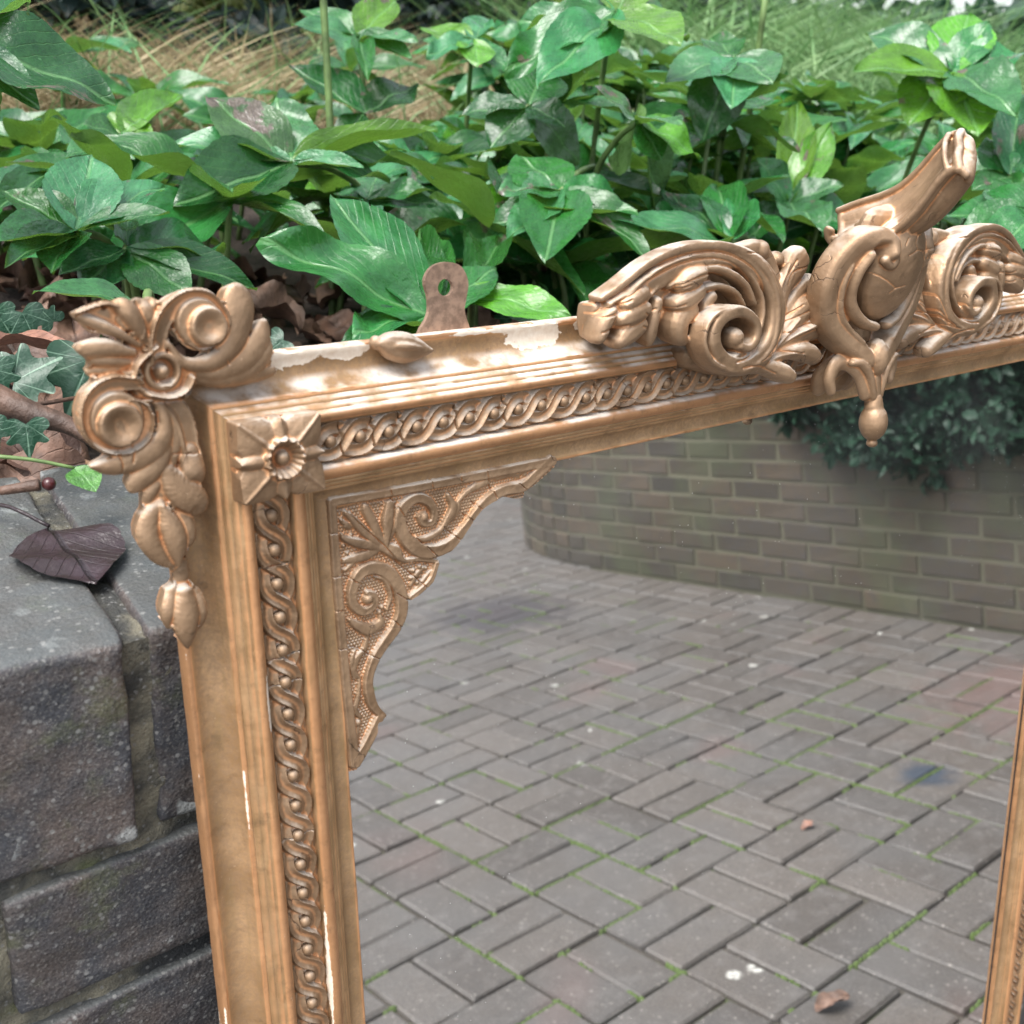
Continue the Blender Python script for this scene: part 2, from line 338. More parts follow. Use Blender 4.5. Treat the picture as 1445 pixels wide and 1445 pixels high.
def blade_mat(name, a, b, sc=9):
    g = N(name); po = g.pos(); n = g.noise(po, sc, 3); n2 = g.noise(po, 130, 2)
    c = g.mix(g.ramp(n, .3, .7), a, b); c = g.mix(g.math('MULTIPLY', n2, .5), c, tuple(x * .45 for x in a))
    g.set(Base_Color=c, Roughness=.5)
    tr = g.n('BsdfTranslucent'); g.l(c, tr.inputs[0]); mx = g.n('MixShader'); mx.inputs[0].default_value = .3
    g.l(g.p.outputs[0], mx.inputs[1]); g.l(tr.outputs[0], mx.inputs[2]); g.l(mx.outputs[0], g.o.inputs[0]); return g.m
M_TAN = blade_mat('dry_grass', (.34, .27, .15), (.58, .49, .31)); M_GRASS = blade_mat('green_grass', (.08, .22, .06), (.32, .48, .22))
M_SHRUB = blade_mat('dark_shrub_leaf', (.012, .045, .025), (.035, .10, .055), 14); M_HEDGE = blade_mat('dark_hedge_leaf', (.010, .026, .024), (.035, .065, .055), 10)
M_VARIEG = blade_mat('yellow_green_leaf', (.16, .20, .03), (.30, .34, .12), 20)

# ------------------------------------------------------------------ ground, courtyard paving
def sheet(name, x0, x1, y0, y1, z, mat, nx=1, ny=1, fz=None, keep=None):
    X, Y = np.meshgrid(np.linspace(x0, x1, nx + 1), np.linspace(y0, y1, ny + 1)); P = np.c_[X.ravel(), Y.ravel()]
    Z = np.full(len(P), z) if fz is None else fz(P); F = grid_faces(ny + 1, nx + 1)
    if keep is not None:
        c = P[F].mean(1); F = F[keep(c)]
    return np_mesh(name, np.c_[P, Z], [F], mat)
setp(link('ground', sheet('ground', -90, 90, -90, 90, -.12, M_GROUND)), kind='structure')
PX0, PY0, PC = 1.030, -1.216, .2030           # corner of one cell and the pitch of the basket weave
pave = setp(link('courtyard_paving', sheet('courtyard_paving', -2.6, 9, -10, .1, -.011, M_JOINT)), kind='structure')
def box_bev(l, w, h, b, seed, jit=.0012):
    """block centred in x and y, top at z=0, chamfered and a little irregular"""
    r = random.Random(seed); bm = bmesh.new(); bmesh.ops.create_cube(bm, size=1)
    bmesh.ops.scale(bm, vec=(l, w, h), verts=bm.verts); bmesh.ops.translate(bm, vec=(0, 0, -h / 2), verts=bm.verts)
    bmesh.ops.bevel(bm, geom=list(bm.edges), offset=b, segments=1, affect='EDGES')
    for v in bm.verts: v.co += Vector((r.uniform(-jit, jit), r.uniform(-jit, jit), r.uniform(-jit, jit) * .7))
    return bm
def bm_mesh(bm, name, mat):
    me = bpy.data.meshes.new(name); bm.to_mesh(me); bm.free(); me.materials.append(mat); return me
pv = [bm_mesh(box_bev(.1950, .0945, .05, .0042, 40 + i, .0018), 'paver', M_PAVER) for i in range(7)]
cells = []
for i in range(-18, 34):
    for j in range(-44, 7):
        x, y = PX0 + (i + .5) * PC, PY0 + (j + .5) * PC
        if (x > 3.02 and not (y < -4.4 or (y < -3.3 and math.hypot(x - 4.28, y + 3.3) > 1.08 and x < 4.3))) or x < -2.5 or y > -.02 or y < -9.8: continue
        for k in (-1, 1):
            along_y = (i + j) % 2 == 0
            cells.append((x + (k * PC / 4 if along_y else 0), y + (0 if along_y else k * PC / 4), math.pi / 2 if along_y else 0))
def seen(c):                                        # the nearest ones the glass shows
    x, y = c[0], c[1]
    ok = x > .45 and y < -.28 and y > -3.4 and x < 3.05 and (x - .45) > (-.30 - y) * .33 - .05
    return (0 if ok else 100) + math.hypot(x - .7, y + .5)
cells.sort(key=seen)
far = Geo()
for q, (x, y, a) in enumerate(cells):
    z = rnd.uniform(-.0022, .0015); t = rnd.uniform(-.007, .007); t2 = rnd.uniform(-.007, .007); a2 = a + rnd.uniform(-.012, .012)
    x += rnd.uniform(-.0016, .0016); y += rnd.uniform(-.0016, .0016)
    if rnd.random() < .02: z += .004
    m = Matrix.Translation((x, y, z)) @ Matrix.Rotation(a2, 4, 'Z') @ Matrix.Rotation(t, 4, 'X') @ Matrix.Rotation(t2, 4, 'Y')
    if q < 298: link('paver', pv[q % 7], pave, m=m)
    else:
        l, w, b = .0975, .0473, .006
        c = np.array([(sx * (l - e), sy * (w - e), zz) for e, zz in ((0, -.03), (0, -b), (b, 0)) for sx, sy in ((-1, -1), (1, -1), (1, 1), (-1, 1))])
        c = np.c_[c, np.ones(12)] @ np.array(m).T; far.add(c[:, :3], [grid_faces(3, 4, True), np.array([[8, 9, 10, 11]])])
setp(link('far_pavers', far.mesh('far_pavers', M_PAVER, smooth=False), pave), kind='stuff')
mg = Geo()
def cushion(x, y, r, a, h):
    n = 6; th = np.arange(n) * 2 * math.pi / n; ca, sa = math.cos(a), math.sin(a); k = 1.9
    def rg(s, z): px, py = r * s * k * np.cos(th), r * s * np.sin(th); return np.c_[x + px * ca - py * sa, y + px * sa + py * ca, np.full(n, z)]
    mg.add(np.vstack([rg(1.1, -.010), rg(.8, -.0035 + h * .5), [[x, y, -.0028 + h]]]), [grid_faces(2, n, True), np.c_[n + np.arange(n), n + (np.arange(n) + 1) % n, np.full(n, 2 * n)]])
for i in range(-3, 11):                               # moss creeping along the joints in runs
    for j in range(-15, 6):
        cx, cy = PX0 + i * PC, PY0 + j * PC
        for (x0, y0, x1, y1) in ((cx, cy, cx + PC, cy), (cx, cy, cx, cy + PC), ((cx + PC / 2, cy, cx + PC / 2, cy + PC) if (i + j) % 2 == 0 else (cx, cy + PC / 2, cx + PC, cy + PC / 2))):
            if x1 > 3.05 or y1 > -.03: continue
            o = noise.noise((cx * 1.7, cy * 1.7, 3.3)) * .5 + rnd.uniform(-.4, .4)
            for t in np.linspace(0, 1, 17):
                x, y = x0 + (x1 - x0) * t, y0 + (y1 - y0) * t; q = noise.noise((x * 13, y * 13, 7)) * .6 + o
                if q < .26: continue
                cushion(x + rnd.uniform(-.002, .002), y + rnd.uniform(-.002, .002), rnd.uniform(.0032, .0058), (0 if y0 == y1 else math.pi / 2) + rnd.uniform(-.3, .3), min(.004, .0015 + .008 * (q - .18)))
setp(link('moss', mg.mesh('moss', M_MOSS), pave), kind='stuff')

# ------------------------------------------------------------------ raised bed behind the walls
BANKP = [(0, 1.0), (.9, 1.0), (1.4, 1.05), (2.0, 1.14), (3, 1.26), (5, 1.45), (9, 1.7), (40, 3.0)]
def bank(P):
    x, y = P[:, 0], P[:, 1]
    d = np.where(y > .15, y, np.clip(x - 3.2, 0, None) * .9); d = np.maximum(d, np.clip(x - 4.3, 0, None))
    return np.interp(d, *zip(*BANKP)) - .02 + .018 * vnoise(P, .16, 1) + .008 * vnoise(P, .05, 2)
def keepbed(c):
    x, y = c[:, 0], c[:, 1]
    return (y > .19) | ((x > 3.24) & (y > -3.3)) | ((x > 4.3) & (y > -4.3))
setp(link('planting_bed', sheet('planting_bed', -4, 14, -4.5, 12, 1, M_SOIL, 220, 210, bank, keepbed)), kind='structure')
def soil_z(x, y): return float(bank(np.array([[x, y]]))[0])

# ------------------------------------------------------------------ garden wall the mirror leans on
WY, WH = .022, 1.020
wall = setp(empty('garden_wall', (-.2, WY + .1, 0)), 'dark damp brick wall with a brick-on-edge coping that the gilt mirror leans against', 'wall')
def wl(name, me, m): m = Matrix.Translation(-wall.location) @ m; return link(name, me, wall, m=m)
def rough_brick(l, w, h, seed, n=34, amp=.0009, rad=.0030):
    """weathered hero brick: every face finely divided, arrises rounded and pitted (top at z=0)"""
    bm = bmesh.new(); bmesh.ops.create_cube(bm, size=1); bmesh.ops.subdivide_edges(bm, edges=list(bm.edges), cuts=n, use_grid_fill=True)
    V = np.array([v.co for v in bm.verts]) * (l, w, h); half = np.array((l, w, h)) / 2
    core = np.clip(V, -(half - rad), half - rad); d = V - core; L = np.linalg.norm(d, axis=1)[:, None]; L[L == 0] = 1
    Nn = d / L; e = rad + amp * (vnoise(V, .013, seed) + .6 * vnoise(V, .006, seed + 1) + .15 * vnoise(V, .003, seed + 2))[:, None] - .0035 * np.clip(vnoise(V, .03, seed + 5) - .45, 0, 1)[:, None]
    V = core + Nn * e - (0, 0, h / 2)
    for v, c in zip(bm.verts, V): v.co = c
    for f in bm.faces: f.smooth = True
    return bm
hero = [bm_mesh(rough_brick(.064, .215, .102, 5 + 9 * i, 34), 'coping_brick', M_HBRICK) for i in range(2)]
herow = [bm_mesh(rough_brick(.215, .1025, .065, 50 + 9 * i, 34), 'brick', M_HBRICK) for i in range(2)]
cop = [bm_mesh(box_bev(.064, .215, .102, .004, 70 + i, .002), 'coping_brick', M_HBRICK) for i in range(4)]
crs = [bm_mesh(box_bev(.215, .1025, .065, .004, 80 + i, .002), 'brick', M_HBRICK) for i in range(4)]
# coping: bricks on edge, the joint in view falls at x = -.054 on the front arris
for k in range(-9, 42):
    x = -.054 - .037 + .0755 * (k + 1) if k < 1 else -.054 - .037 + .0755 * (k + 1)
    near = -3 <= k <= 2; a = -.10 if near else rnd.uniform(-.02, .02)
    me = hero[k % 2] if near else cop[k % 4]
    dz = {-1: 0, 0: -.001}.get(k, rnd.uniform(-.003, .001)); dy = {-1: -.001, 0: .000}.get(k, 0)
    wl('coping_brick', me, Matrix.Translation((x + (.006 if near else 0), WY + .1075 + dy, WH + dz)) @ Matrix.Rotation(a, 4, 'Z'))
r = 0; z = WH - .112
while z > .02:
    for k in range(-4, 14):
        x = -.10 + k * .225 + (.1125 if r % 2 else 0) + .085
        if -.9 > x or x > 3.0: continue
        near = r < 3 and -.3 < x < .3
        wl('brick', herow[(k + r) % 2] if near else crs[(k + r) % 4], Matrix.Translation((x, WY + .0510 + rnd.uniform(-.0015, .0010), z + rnd.uniform(-.001, .001))) @ Matrix.Rotation(rnd.uniform(-.006, .006), 4, 'Z'))
    z -= .0755; r += 1
def rough_slab(x0, x1, y0, y1, z0, z1, seed, st=.004, amp=.0022):
    g = Geo(); nx, nz, ny = int((x1 - x0) / st), int((z1 - z0) / st), int((y1 - y0) / st)
    X, Z = np.meshgrid(np.linspace(x0, x1, nx + 1), np.linspace(z0, z1, nz + 1)); P = np.c_[X.ravel(), np.full(X.size, y0), Z.ravel()]; P[:, 1] += amp * (vnoise(P, .02, seed) + .6 * vnoise(P, .006, seed + 1)); g.add(P, [grid_faces(nz + 1, nx + 1)])
    X, Y = np.meshgrid(np.linspace(x0, x1, nx + 1), np.linspace(y0, y1, ny + 1)); P = np.c_[X.ravel(), Y.ravel(), np.full(X.size, z1)]; P[:, 2] += amp * (vnoise(P, .02, seed + 3) + .6 * vnoise(P, .006, seed + 4)); g.add(P, [grid_faces(ny + 1, nx + 1)])
    return g
g = rough_slab(-.45, .3, WY + .0055, WY + .205, WH - .42, WH - .0055, 3)
for x0, x1, z0, z1 in ((-.95, -.45, 0, WH - .008), (.3, 3.08, 0, WH - .008), (-.45, .3, 0, WH - .42)):
    c = np.array([(x, y, z) for x in (x0, x1) for y in (WY + .007, WY + .2) for z in (z0, z1)]); g.add(c, [np.array([[0, 1, 5, 4], [1, 3, 7, 5], [2, 6, 7, 3]])])
wl('mortar', g.mesh('mortar', M_MORTAR), Matrix())

# ------------------------------------------------------------------ wall across the courtyard (seen in the glass): straight, then a rounded end
RX, RY, RR = 3.08, -3.30, 1.2
wall2 = setp(empty('rounded_brick_wall', (RX + .1, -1.5, 0)), 'mossy brown brick wall with a rounded end, seen in the mirror across the courtyard', 'wall')
rb = [bm_mesh(box_bev(.215, .1025, .065, .004, 90 + i, .002), 'brick', M_RBRICK) for i in range(4)]
rh = [bm_mesh(box_bev(.102, .1025, .065, .004, 95 + i, .002), 'brick', M_RBRICK) for i in range(3)]
rc = [bm_mesh(box_bev(.064, .215, .102, .004, 98 + i, .002), 'coping_brick', M_RBRICK) for i in range(3)]
def along(s):                                          # distance along the face from y=0 -> point, heading
    if s < 3.3: return RX, -s, -math.pi / 2
    a = (s - 3.3) / RR
    if a < math.pi / 2: return RX + RR - RR * math.cos(a), RY - RR * math.sin(a), -math.pi / 2 + a
    return RX + RR + (s - 3.3 - RR * math.pi / 2), RY - RR, 0.
def put2(me, nm, s, z, dep):
    x, y, a = along(s); nx, ny = math.sin(a), -math.cos(a)      # outward normal (to the courtyard)
    m = Matrix.Translation((x - nx * dep + rnd.uniform(-.0015, .0015), y - ny * dep, z)) @ Matrix.Rotation(a + rnd.uniform(-.006, .006), 4, 'Z')
    link(nm, me, wall2, m=Matrix.Translation(-wall2.location) @ m)
near2 = []; gf = Geo()
for r in range(12):
    z = .075 * r + .068
    s = .02 + (.1125 if r % 2 else 0)
    while s < 6.4:
        if s < 3.25: put2(rnd.choice(rb), 'brick', s + .107, z, .052); s += .225
        else: put2(rnd.choice(rh), 'brick', s + .05, z, .052); s += .1125 if s < 5.3 else .1125
s = .03
while s < 6.4: put2(rnd.choice(rc), 'coping_brick', s, .075 * 12 + .106, .1085); s += .0755
st = [along(s) for s in np.arange(0, 6.45, .1)]; V = []
for x, y, a in st:
    nx, ny = math.sin(a), -math.cos(a)
    V += [(x - nx * .005, y - ny * .005, -.02), (x - nx * .005, y - ny * .005, 1.0), (x - nx * .2, y - ny * .2, 1.0)]
gf.add(np.array(V), [grid_faces(len(st), 3)])
link('mortar', gf.mesh('mortar', M_RMORTAR), wall2, m=Matrix.Translation(-wall2.location))

# ------------------------------------------------------------------ drawn outlines
# traced ornament geometry,millimetres in the mirror frame: u right,v up,n out of the glass
CORNER=[
 ('fill',11,[(-44.9,42.0,9.67)]),
 ('fill',10,[(-52.2,37.7,5.96)]),
 ('fill',10,[(-37.3,37.5,5.28)]),
 ('fill',10,[(-56.0,49.8,5.93)]),
 ('gutL',16.5,[(-44.4,41.4,4.22),(-46.9,49.4,4.23),(-45.1,58.8,4.41),(-40.5,66.0,4.41),(-33.4,69.8,4.39),(-26.6,69.3,4.17),(-21.8,65.0,3.56),(-20.2,59.2,3.15),(-23.2,53.9,2.61),(-29.2,51.7,2.31),(-34.7,54.3,1.98)]),
 ('fill',14.6,[(-29.4,60.5,11.77)]),
 ('disc',17.8,[(-26.7,59.0,8.22)]),
 ('leaf',15.5,[(-42.3,53.5,1.47),(-36.7,45.7,2.63),(-25.5,45.0,4.17),(-16.3,52.0,5.49),(-12.7,62.8,7.24),(-12.4,69.0,5.71),(-13.4,73.5,0.88)]),
 ('leaf',14,[(-39.6,46.0,2.01),(-25.9,40.1,3.59),(-12.4,43.6,5.71),(-4.3,51.7,5.05),(-1.4,57.6,2.63)]),
 ('leaf',13,[(-36.8,42.1,2.52),(-25.0,37.9,3.59),(-11.7,39.3,4.83),(-3.2,45.4,4.83),(-0.1,48.9,2.53)]),
 ('leaf',12,[(-34.8,40.3,2.52),(-21.7,37.2,3.52),(-8.9,37.9,4.07),(1.0,38.2,2.76)]),
 ('fill',12,[(-68.7,65.3,6.22),(-60.9,64.6,6.22)]),
 ('fill',13,[(-56.4,64.3,5.78)]),
 ('fill',11.5,[(-69.7,53.0,4.97),(-60.9,51.3,5.0)]),
 ('rim',15.5,[(-75.6,67.8,1.15),(-72.1,68.9,1.34),(-68.1,69.9,1.43),(-64.1,70.4,1.43),(-60.6,69.0,1.54)]),
 ('leaf',15,[(-53.0,54.0,1.4),(-61.0,59.3,2.21),(-68.4,63.3,2.68),(-74.3,66.4,2.1)]),
 ('leaf',17,[(-51.4,56.2,2.31),(-54.3,62.6,3.46),(-57.2,67.8,3.99),(-60.2,69.9,2.28)]),
 ('rim',16,[(-55.9,68.6,1.4),(-52.8,64.5,1.58),(-51.6,59.9,1.4),(-53.0,56.3,1.05)]),
 ('leaf',15.5,[(-55.8,51.6,1.72),(-64.6,54.2,3.63),(-71.9,54.8,3.82),(-75.3,54.6,1.91)]),
 ('leaf',13.5,[(-57.3,47.9,1.8),(-64.2,49.2,2.49),(-69.5,50.2,2.49),(-72.8,51.1,1.35)]),
 ('leaf',11.5,[(-58.0,45.8,1.72),(-65.4,46.2,3.01),(-72.0,46.1,2.29)]),
 ('leaf',14,[(-46.8,58.5,3.57),(-49.1,65.2,4.03),(-52.0,69.1,2.99)]),
 ('leaf',13,[(-44.8,66.8,3.01),(-47.6,69.5,2.61)]),
 ('rim',17,[(-34.6,40.1,1.48),(-38.2,35.0,1.69),(-45.1,33.4,1.68),(-52.5,35.4,1.47)]),
 ('rim',16.5,[(-47.2,53.2,1.06),(-55.0,47.7,1.25),(-57.4,42.7,1.1)]),
 ('gutR',16.5,[(-56.1,39.9,2.88),(-65.4,40.8,4.02),(-72.1,37.2,4.83),(-75.4,30.6,4.59),(-74.3,23.4,4.43),(-69.1,18.5,4.01),(-62.1,17.4,3.59),(-55.8,20.6,3.06),(-53.4,26.0,2.64),(-55.1,31.2,2.11),(-59.5,33.5,1.4)]),
 ('fill',14.6,[(-65.3,27.7,12.87)]),
 ('disc',17.8,[(-65.0,25.6,9.08)]),
 ('leaf',15,[(-53.9,37.2,1.47),(-48.3,30.5,2.31),(-47.2,22.0,3.59),(-51.4,15.2,5.07),(-60.4,11.9,5.49),(-69.6,10.5,4.04),(-76.8,11.2,0.96)]),
 ('leaf',13.5,[(-46.2,25.0,1.49),(-47.1,15.6,3.3),(-52.0,7.9,5.07),(-59.2,2.7,4.64),(-62.4,-0.4,1.9)]),
 ('gutR',14,[(-43.3,31.9,4.83),(-38.7,23.9,4.85),(-37.2,15.1,4.62),(-37.0,6.4,4.22)]),
 ('leaf',13,[(-48.5,33.6,2.81),(-44.1,24.7,3.17),(-42.9,16.0,3.3),(-44.9,7.7,2.85)]),
 ('leaf',15,[(-38.0,9.9,4.41),(-37.4,2.7,5.07),(-37.5,-1.4,2.86)]),
 ('leaf',15.5,[(-47.5,3.9,3.74),(-42.9,-4.6,6.83),(-37.8,-9.9,5.75),(-38.8,-13.7,2.2)]),
 ('leaf',12,[(-48.8,1.9,2.64),(-54.6,-2.4,3.19),(-56.6,-8.0,2.32)]),
 ('leaf',11,[(-43.2,3.1,3.3),(-49.3,-3.4,4.26),(-52.1,-8.3,2.64)]),
 ('leaf',14.5,[(-51.5,-8.4,2.77),(-56.4,-12.9,4.64),(-58.3,-20.2,5.07),(-54.3,-28.8,4.04),(-49.4,-34.6,0.89)]),
 ('leaf',17,[(-51.6,-8.9,1.55),(-49.3,-17.6,4.85),(-47.9,-25.7,4.64),(-48.0,-34.1,0.89)]),
 ('leaf',13,[(-44.8,-11.9,3.45),(-41.9,-19.2,3.83),(-41.6,-24.8,2.68),(-45.5,-29.6,1.12)]),
 ('leaf',9,[(-48.5,-31.2,4.42),(-45.3,-37.6,3.92),(-46.2,-44.3,3.92),(-46.7,-48.8,3.98)]),
 ('leaf',14,[(-50.7,-46.0,3.92),(-53.8,-52.7,3.35),(-54.4,-59.5,1.11)]),
 ('leaf',14,[(-42.4,-48.1,3.92),(-40.3,-56.2,3.23),(-41.6,-63.0,1.15)]),
 ('leaf',17,[(-46.2,-46.8,3.98),(-47.2,-55.6,6.0),(-47.8,-63.6,3.92),(-48.0,-69.4,0.9)]),
 ('crack',1,[(-61.7,18.9,0.21),(-60.6,14.6,0.2),(-61.6,10.5,0.2)]),
 ('crack',1,[(-66.3,14.4,0.19),(-65.3,10.1,0.21),(-66.2,6.6,0.2)]),
 ('crack',1,[(-54.8,33.4,0.2),(-45.5,31.7,0.21),(-37.4,31.0,0.21)]),
 ('crack',1,[(-44.5,10.9,0.21),(-35.8,9.7,0.22)]),
 ('crack',1,[(-19.8,45.0,0.22),(-18.8,43.3,0.22)]),
 ('crack',1,[(-24.7,52.3,0.21),(-23.3,49.6,0.22)]),
]
BOSS=(-45.6,43.3,5.25)
BRACKET_OUT=[(24.4,-20.9),(53.7,-22.1),(95.4,-22.8),(159.6,-22.7),(159.9,-30.1),(151.1,-35.1),(142.0,-39.0),(139.2,-38.5),(138.2,-42.6),(131.4,-42.0),(125.1,-39.9),(118.1,-40.4),(111.1,-42.9),(104.8,-47.9),(97.0,-55.7),(89.4,-60.9),(83.4,-62.7),(83.2,-67.0),(80.1,-72.5),(74.1,-77.1),(65.4,-79.8),(64.3,-85.4),(59.3,-94.1),(53.1,-100.2),(47.5,-106.1),(43.8,-113.5),(42.9,-120.8),(45.2,-128.6),(50.3,-135.2),(49.3,-136.4),(44.0,-136.8),(43.1,-141.7),(39.0,-149.4),(33.3,-156.9),(28.6,-157.4),(26.7,-153.8),(25.2,-115.2),(24.4,-72.6)]
BRACKET=[
 ('flat',5.5,[(155.4,-26.1,3.51),(146.2,-31.6,3.51),(136.4,-36.3,3.32),(125.2,-35.9,3.3),(115.8,-38.5,3.41),(108.0,-43.6,3.22),(100.2,-50.7,3.34),(91.0,-56.9,3.5),(80.7,-58.4,3.74),(71.6,-55.4,3.88),(65.0,-48.2,3.88),(62.3,-39.9,3.63),(64.9,-33.3,3.27),(72.2,-30.2,2.85),(79.1,-33.4,2.61),(81.9,-39.0,2.27),(80.0,-43.7,1.96),(75.1,-43.1,1.83),(73.4,-39.5,1.55)]),
 ('ball',6.5,[(75.9,-40.3,3.02)]),
 ('flat',5.5,[(30.8,-153.3,3.16),(37.9,-144.9,3.14),(44.8,-134.9,2.89)]),
 ('flat',5.5,[(46.9,-133.7,1.9),(42.1,-127.0,2.79),(40.2,-118.7,2.89),(40.8,-111.4,2.78),(44.6,-103.7,2.95),(50.5,-97.3,3.14),(57.1,-91.0,3.52),(61.0,-83.4,3.66),(60.5,-73.3,3.8),(55.9,-64.6,3.8),(48.1,-59.2,3.54),(39.7,-59.6,3.29),(34.8,-66.4,2.9),(34.9,-73.9,2.69),(39.8,-78.6,2.44),(45.2,-77.4,2.15),(46.3,-72.8,1.9),(42.7,-70.1,1.55)]),
 ('ball',6.5,[(42.9,-73.2,3.11)]),
 ('flat',5.5,[(27.3,-23.5,2.44),(80.9,-25.4,2.51),(157.1,-26.4,2.92)]),
 ('flat',5.5,[(27.0,-23.7,2.48),(27.3,-67.5,2.68),(28.2,-110.0,2.78),(29.9,-153.0,3.16)]),
 ('flat',5.5,[(81.9,-65.1,1.57),(78.7,-71.6,1.7),(73.5,-75.3,1.7),(66.2,-78.2,1.57)]),
 ('flat',5,[(63.7,-59.4,1.29),(72.1,-60.4,1.3),(81.9,-63.6,1.33)]),
 ('leaf',5.5,[(53.4,-49.9,0.97),(48.7,-39.5,2.68),(44.6,-30.5,2.17),(43.5,-28.0,0.73)]),
 ('leaf',6,[(54.1,-49.4,1.01),(55.4,-38.5,3.17),(57.2,-30.6,2.53)]),
 ('leaf',5,[(54.7,-49.6,1.04),(60.1,-39.4,2.02),(61.1,-32.6,1.01)]),
 ('leaf',5.5,[(52.0,-50.2,0.97),(43.3,-40.7,2.44),(36.2,-32.3,1.65),(33.8,-29.5,0.73)]),
 ('leaf',5.5,[(51.3,-50.6,1.01),(41.7,-46.2,2.44),(32.9,-41.9,1.52),(31.2,-39.3,0.73)]),
 ('leaf',5,[(50.6,-51.1,0.97),(42.6,-52.2,2.53),(32.2,-52.2,1.52)]),
 ('leaf',4.5,[(35.8,-36.8,1.69),(32.2,-33.8,0.97)]),
 ('leaf',4.5,[(37.3,-53.4,1.7),(31.9,-56.8,0.76)]),
 ('ball',4.5,[(33.7,-30.6,1.22)]),
 ('ball',4.5,[(31.7,-33.1,1.06)]),
 ('ball',4.5,[(33.3,-36.3,1.1)]),
 ('ball',4.5,[(36.2,-40.9,1.1)]),
 ('ball',4.5,[(32.1,-45.2,1.06)]),
 ('ball',4.5,[(33.7,-49.1,1.1)]),
 ('ball',4.5,[(59.9,-30.6,1.1)]),
 ('ball',4.5,[(53.3,-29.3,1.1)]),
 ('leaf',6,[(52.0,-50.2,1.95),(57.8,-54.5,2.26),(63.1,-58.7,1.3)]),
 ('leaf',5.5,[(53.4,-49.3,1.52),(60.0,-52.5,1.57),(62.5,-56.1,0.78)]),
 ('leaf',5,[(67.7,-49.4,1.29),(75.4,-51.1,1.56),(82.6,-50.1,1.83),(86.3,-47.2,0.81)]),
 ('leaf',5.5,[(84.8,-49.4,1.17),(88.6,-45.2,1.95),(93.2,-38.8,2.4),(90.6,-32.2,1.07)]),
 ('leaf',5,[(92.3,-44.8,1.56),(96.2,-39.4,1.88),(95.5,-36.8,0.67)]),
 ('leaf',5,[(94.7,-37.9,0.93),(102.4,-32.6,1.61),(113.0,-30.2,1.92),(115.3,-29.3,0.71)]),
 ('leaf',4.5,[(100.8,-34.1,0.8),(108.5,-29.4,1.61),(119.2,-28.2,1.37),(125.4,-29.2,0.71)]),
 ('leaf',4.5,[(120.7,-29.7,0.82),(130.1,-28.8,1.46),(134.9,-30.9,0.86)]),
 ('leaf',4.5,[(131.7,-30.4,0.82),(138.1,-28.3,1.46),(146.3,-28.4,0.88)]),
 ('ball',4.5,[(138.9,-30.3,1.75)]),
 ('ball',4.5,[(85.5,-48.3,1.6)]),
 ('leaf',5.5,[(32.2,-80.6,0.76),(36.5,-84.8,2.28),(42.9,-88.4,3.04),(49.1,-86.4,2.35),(48.7,-82.6,0.76)]),
 ('ball',5,[(50.2,-79.3,1.57)]),
 ('ball',5,[(48.7,-81.4,1.55)]),
 ('leaf',5,[(52.8,-81.2,0.78),(55.3,-74.5,1.18),(52.4,-66.5,0.97),(47.2,-63.4,0.63)]),
 ('leaf',4.5,[(42.2,-89.4,1.01),(39.6,-97.3,1.55),(35.4,-101.0,1.78),(33.0,-106.5,2.03),(36.1,-111.2,0.76)]),
 ('leaf',4.5,[(34.3,-97.0,0.63),(32.0,-102.5,1.52),(33.4,-110.4,1.05)]),
 ('leaf',4.5,[(36.1,-111.2,0.76),(34.8,-119.6,1.31),(32.4,-126.3,1.84),(35.4,-131.1,0.79)]),
 ('ball',4.5,[(33.9,-133.8,2.1)]),
 ('leaf',4,[(33.8,-135.7,1.27),(32.8,-140.5,1.01),(33.2,-144.5,0.51)]),
 ('leaf',4.5,[(67.2,-72.5,1.05),(70.3,-68.3,1.57),(74.7,-65.6,1.05)]),
 ('leaf',4.5,[(68.4,-76.5,1.08),(74.4,-71.8,1.31),(78.9,-67.9,0.78)]),
 ('ball',4.5,[(69.0,-65.5,1.57)]),
 ('ball',4.5,[(72.6,-64.5,1.57)]),
 ('ball',4.5,[(76.1,-66.0,1.3)]),
 ('ball',4.5,[(67.4,-68.9,1.3)]),
 ('ball',4.5,[(70.8,-72.1,1.62)]),
]
BRACKET_CRACK=[[(35.1,-29.8),(43.4,-39.5),(52.1,-48.4),(59.6,-58.5),(67.5,-66.7),(75.6,-75.6)],[(57.7,-22.8),(59.3,-28.7),(62.7,-34.0),(66.4,-40.7),(67.5,-45.8),(75.3,-53.5),(83.4,-62.4)],[(113.6,-21.9),(115.3,-30.0),(119.7,-38.9)],[(24.8,-58.3),(31.7,-59.4),(37.9,-64.2)],[(25.4,-93.5),(34.5,-95.2),(42.1,-101.1),(47.6,-104.9)],[(50.0,-83.9),(55.3,-86.8),(60.0,-91.8)],[(58.1,-74.0),(65.1,-79.7)],[(81.0,-23.0),(81.5,-27.5)],[(98.0,-22.0),(98.4,-27.5)],[(87.0,-47.1),(96.7,-56.2)],[(99.7,-43.5),(105.1,-48.1)],[(105.4,-38.4),(110.3,-43.1)],[(23.8,-37.7),(29.4,-38.3)],[(24.2,-74.4),(30.0,-75.3)],[(134.0,-33.9),(138.7,-38.0)]]
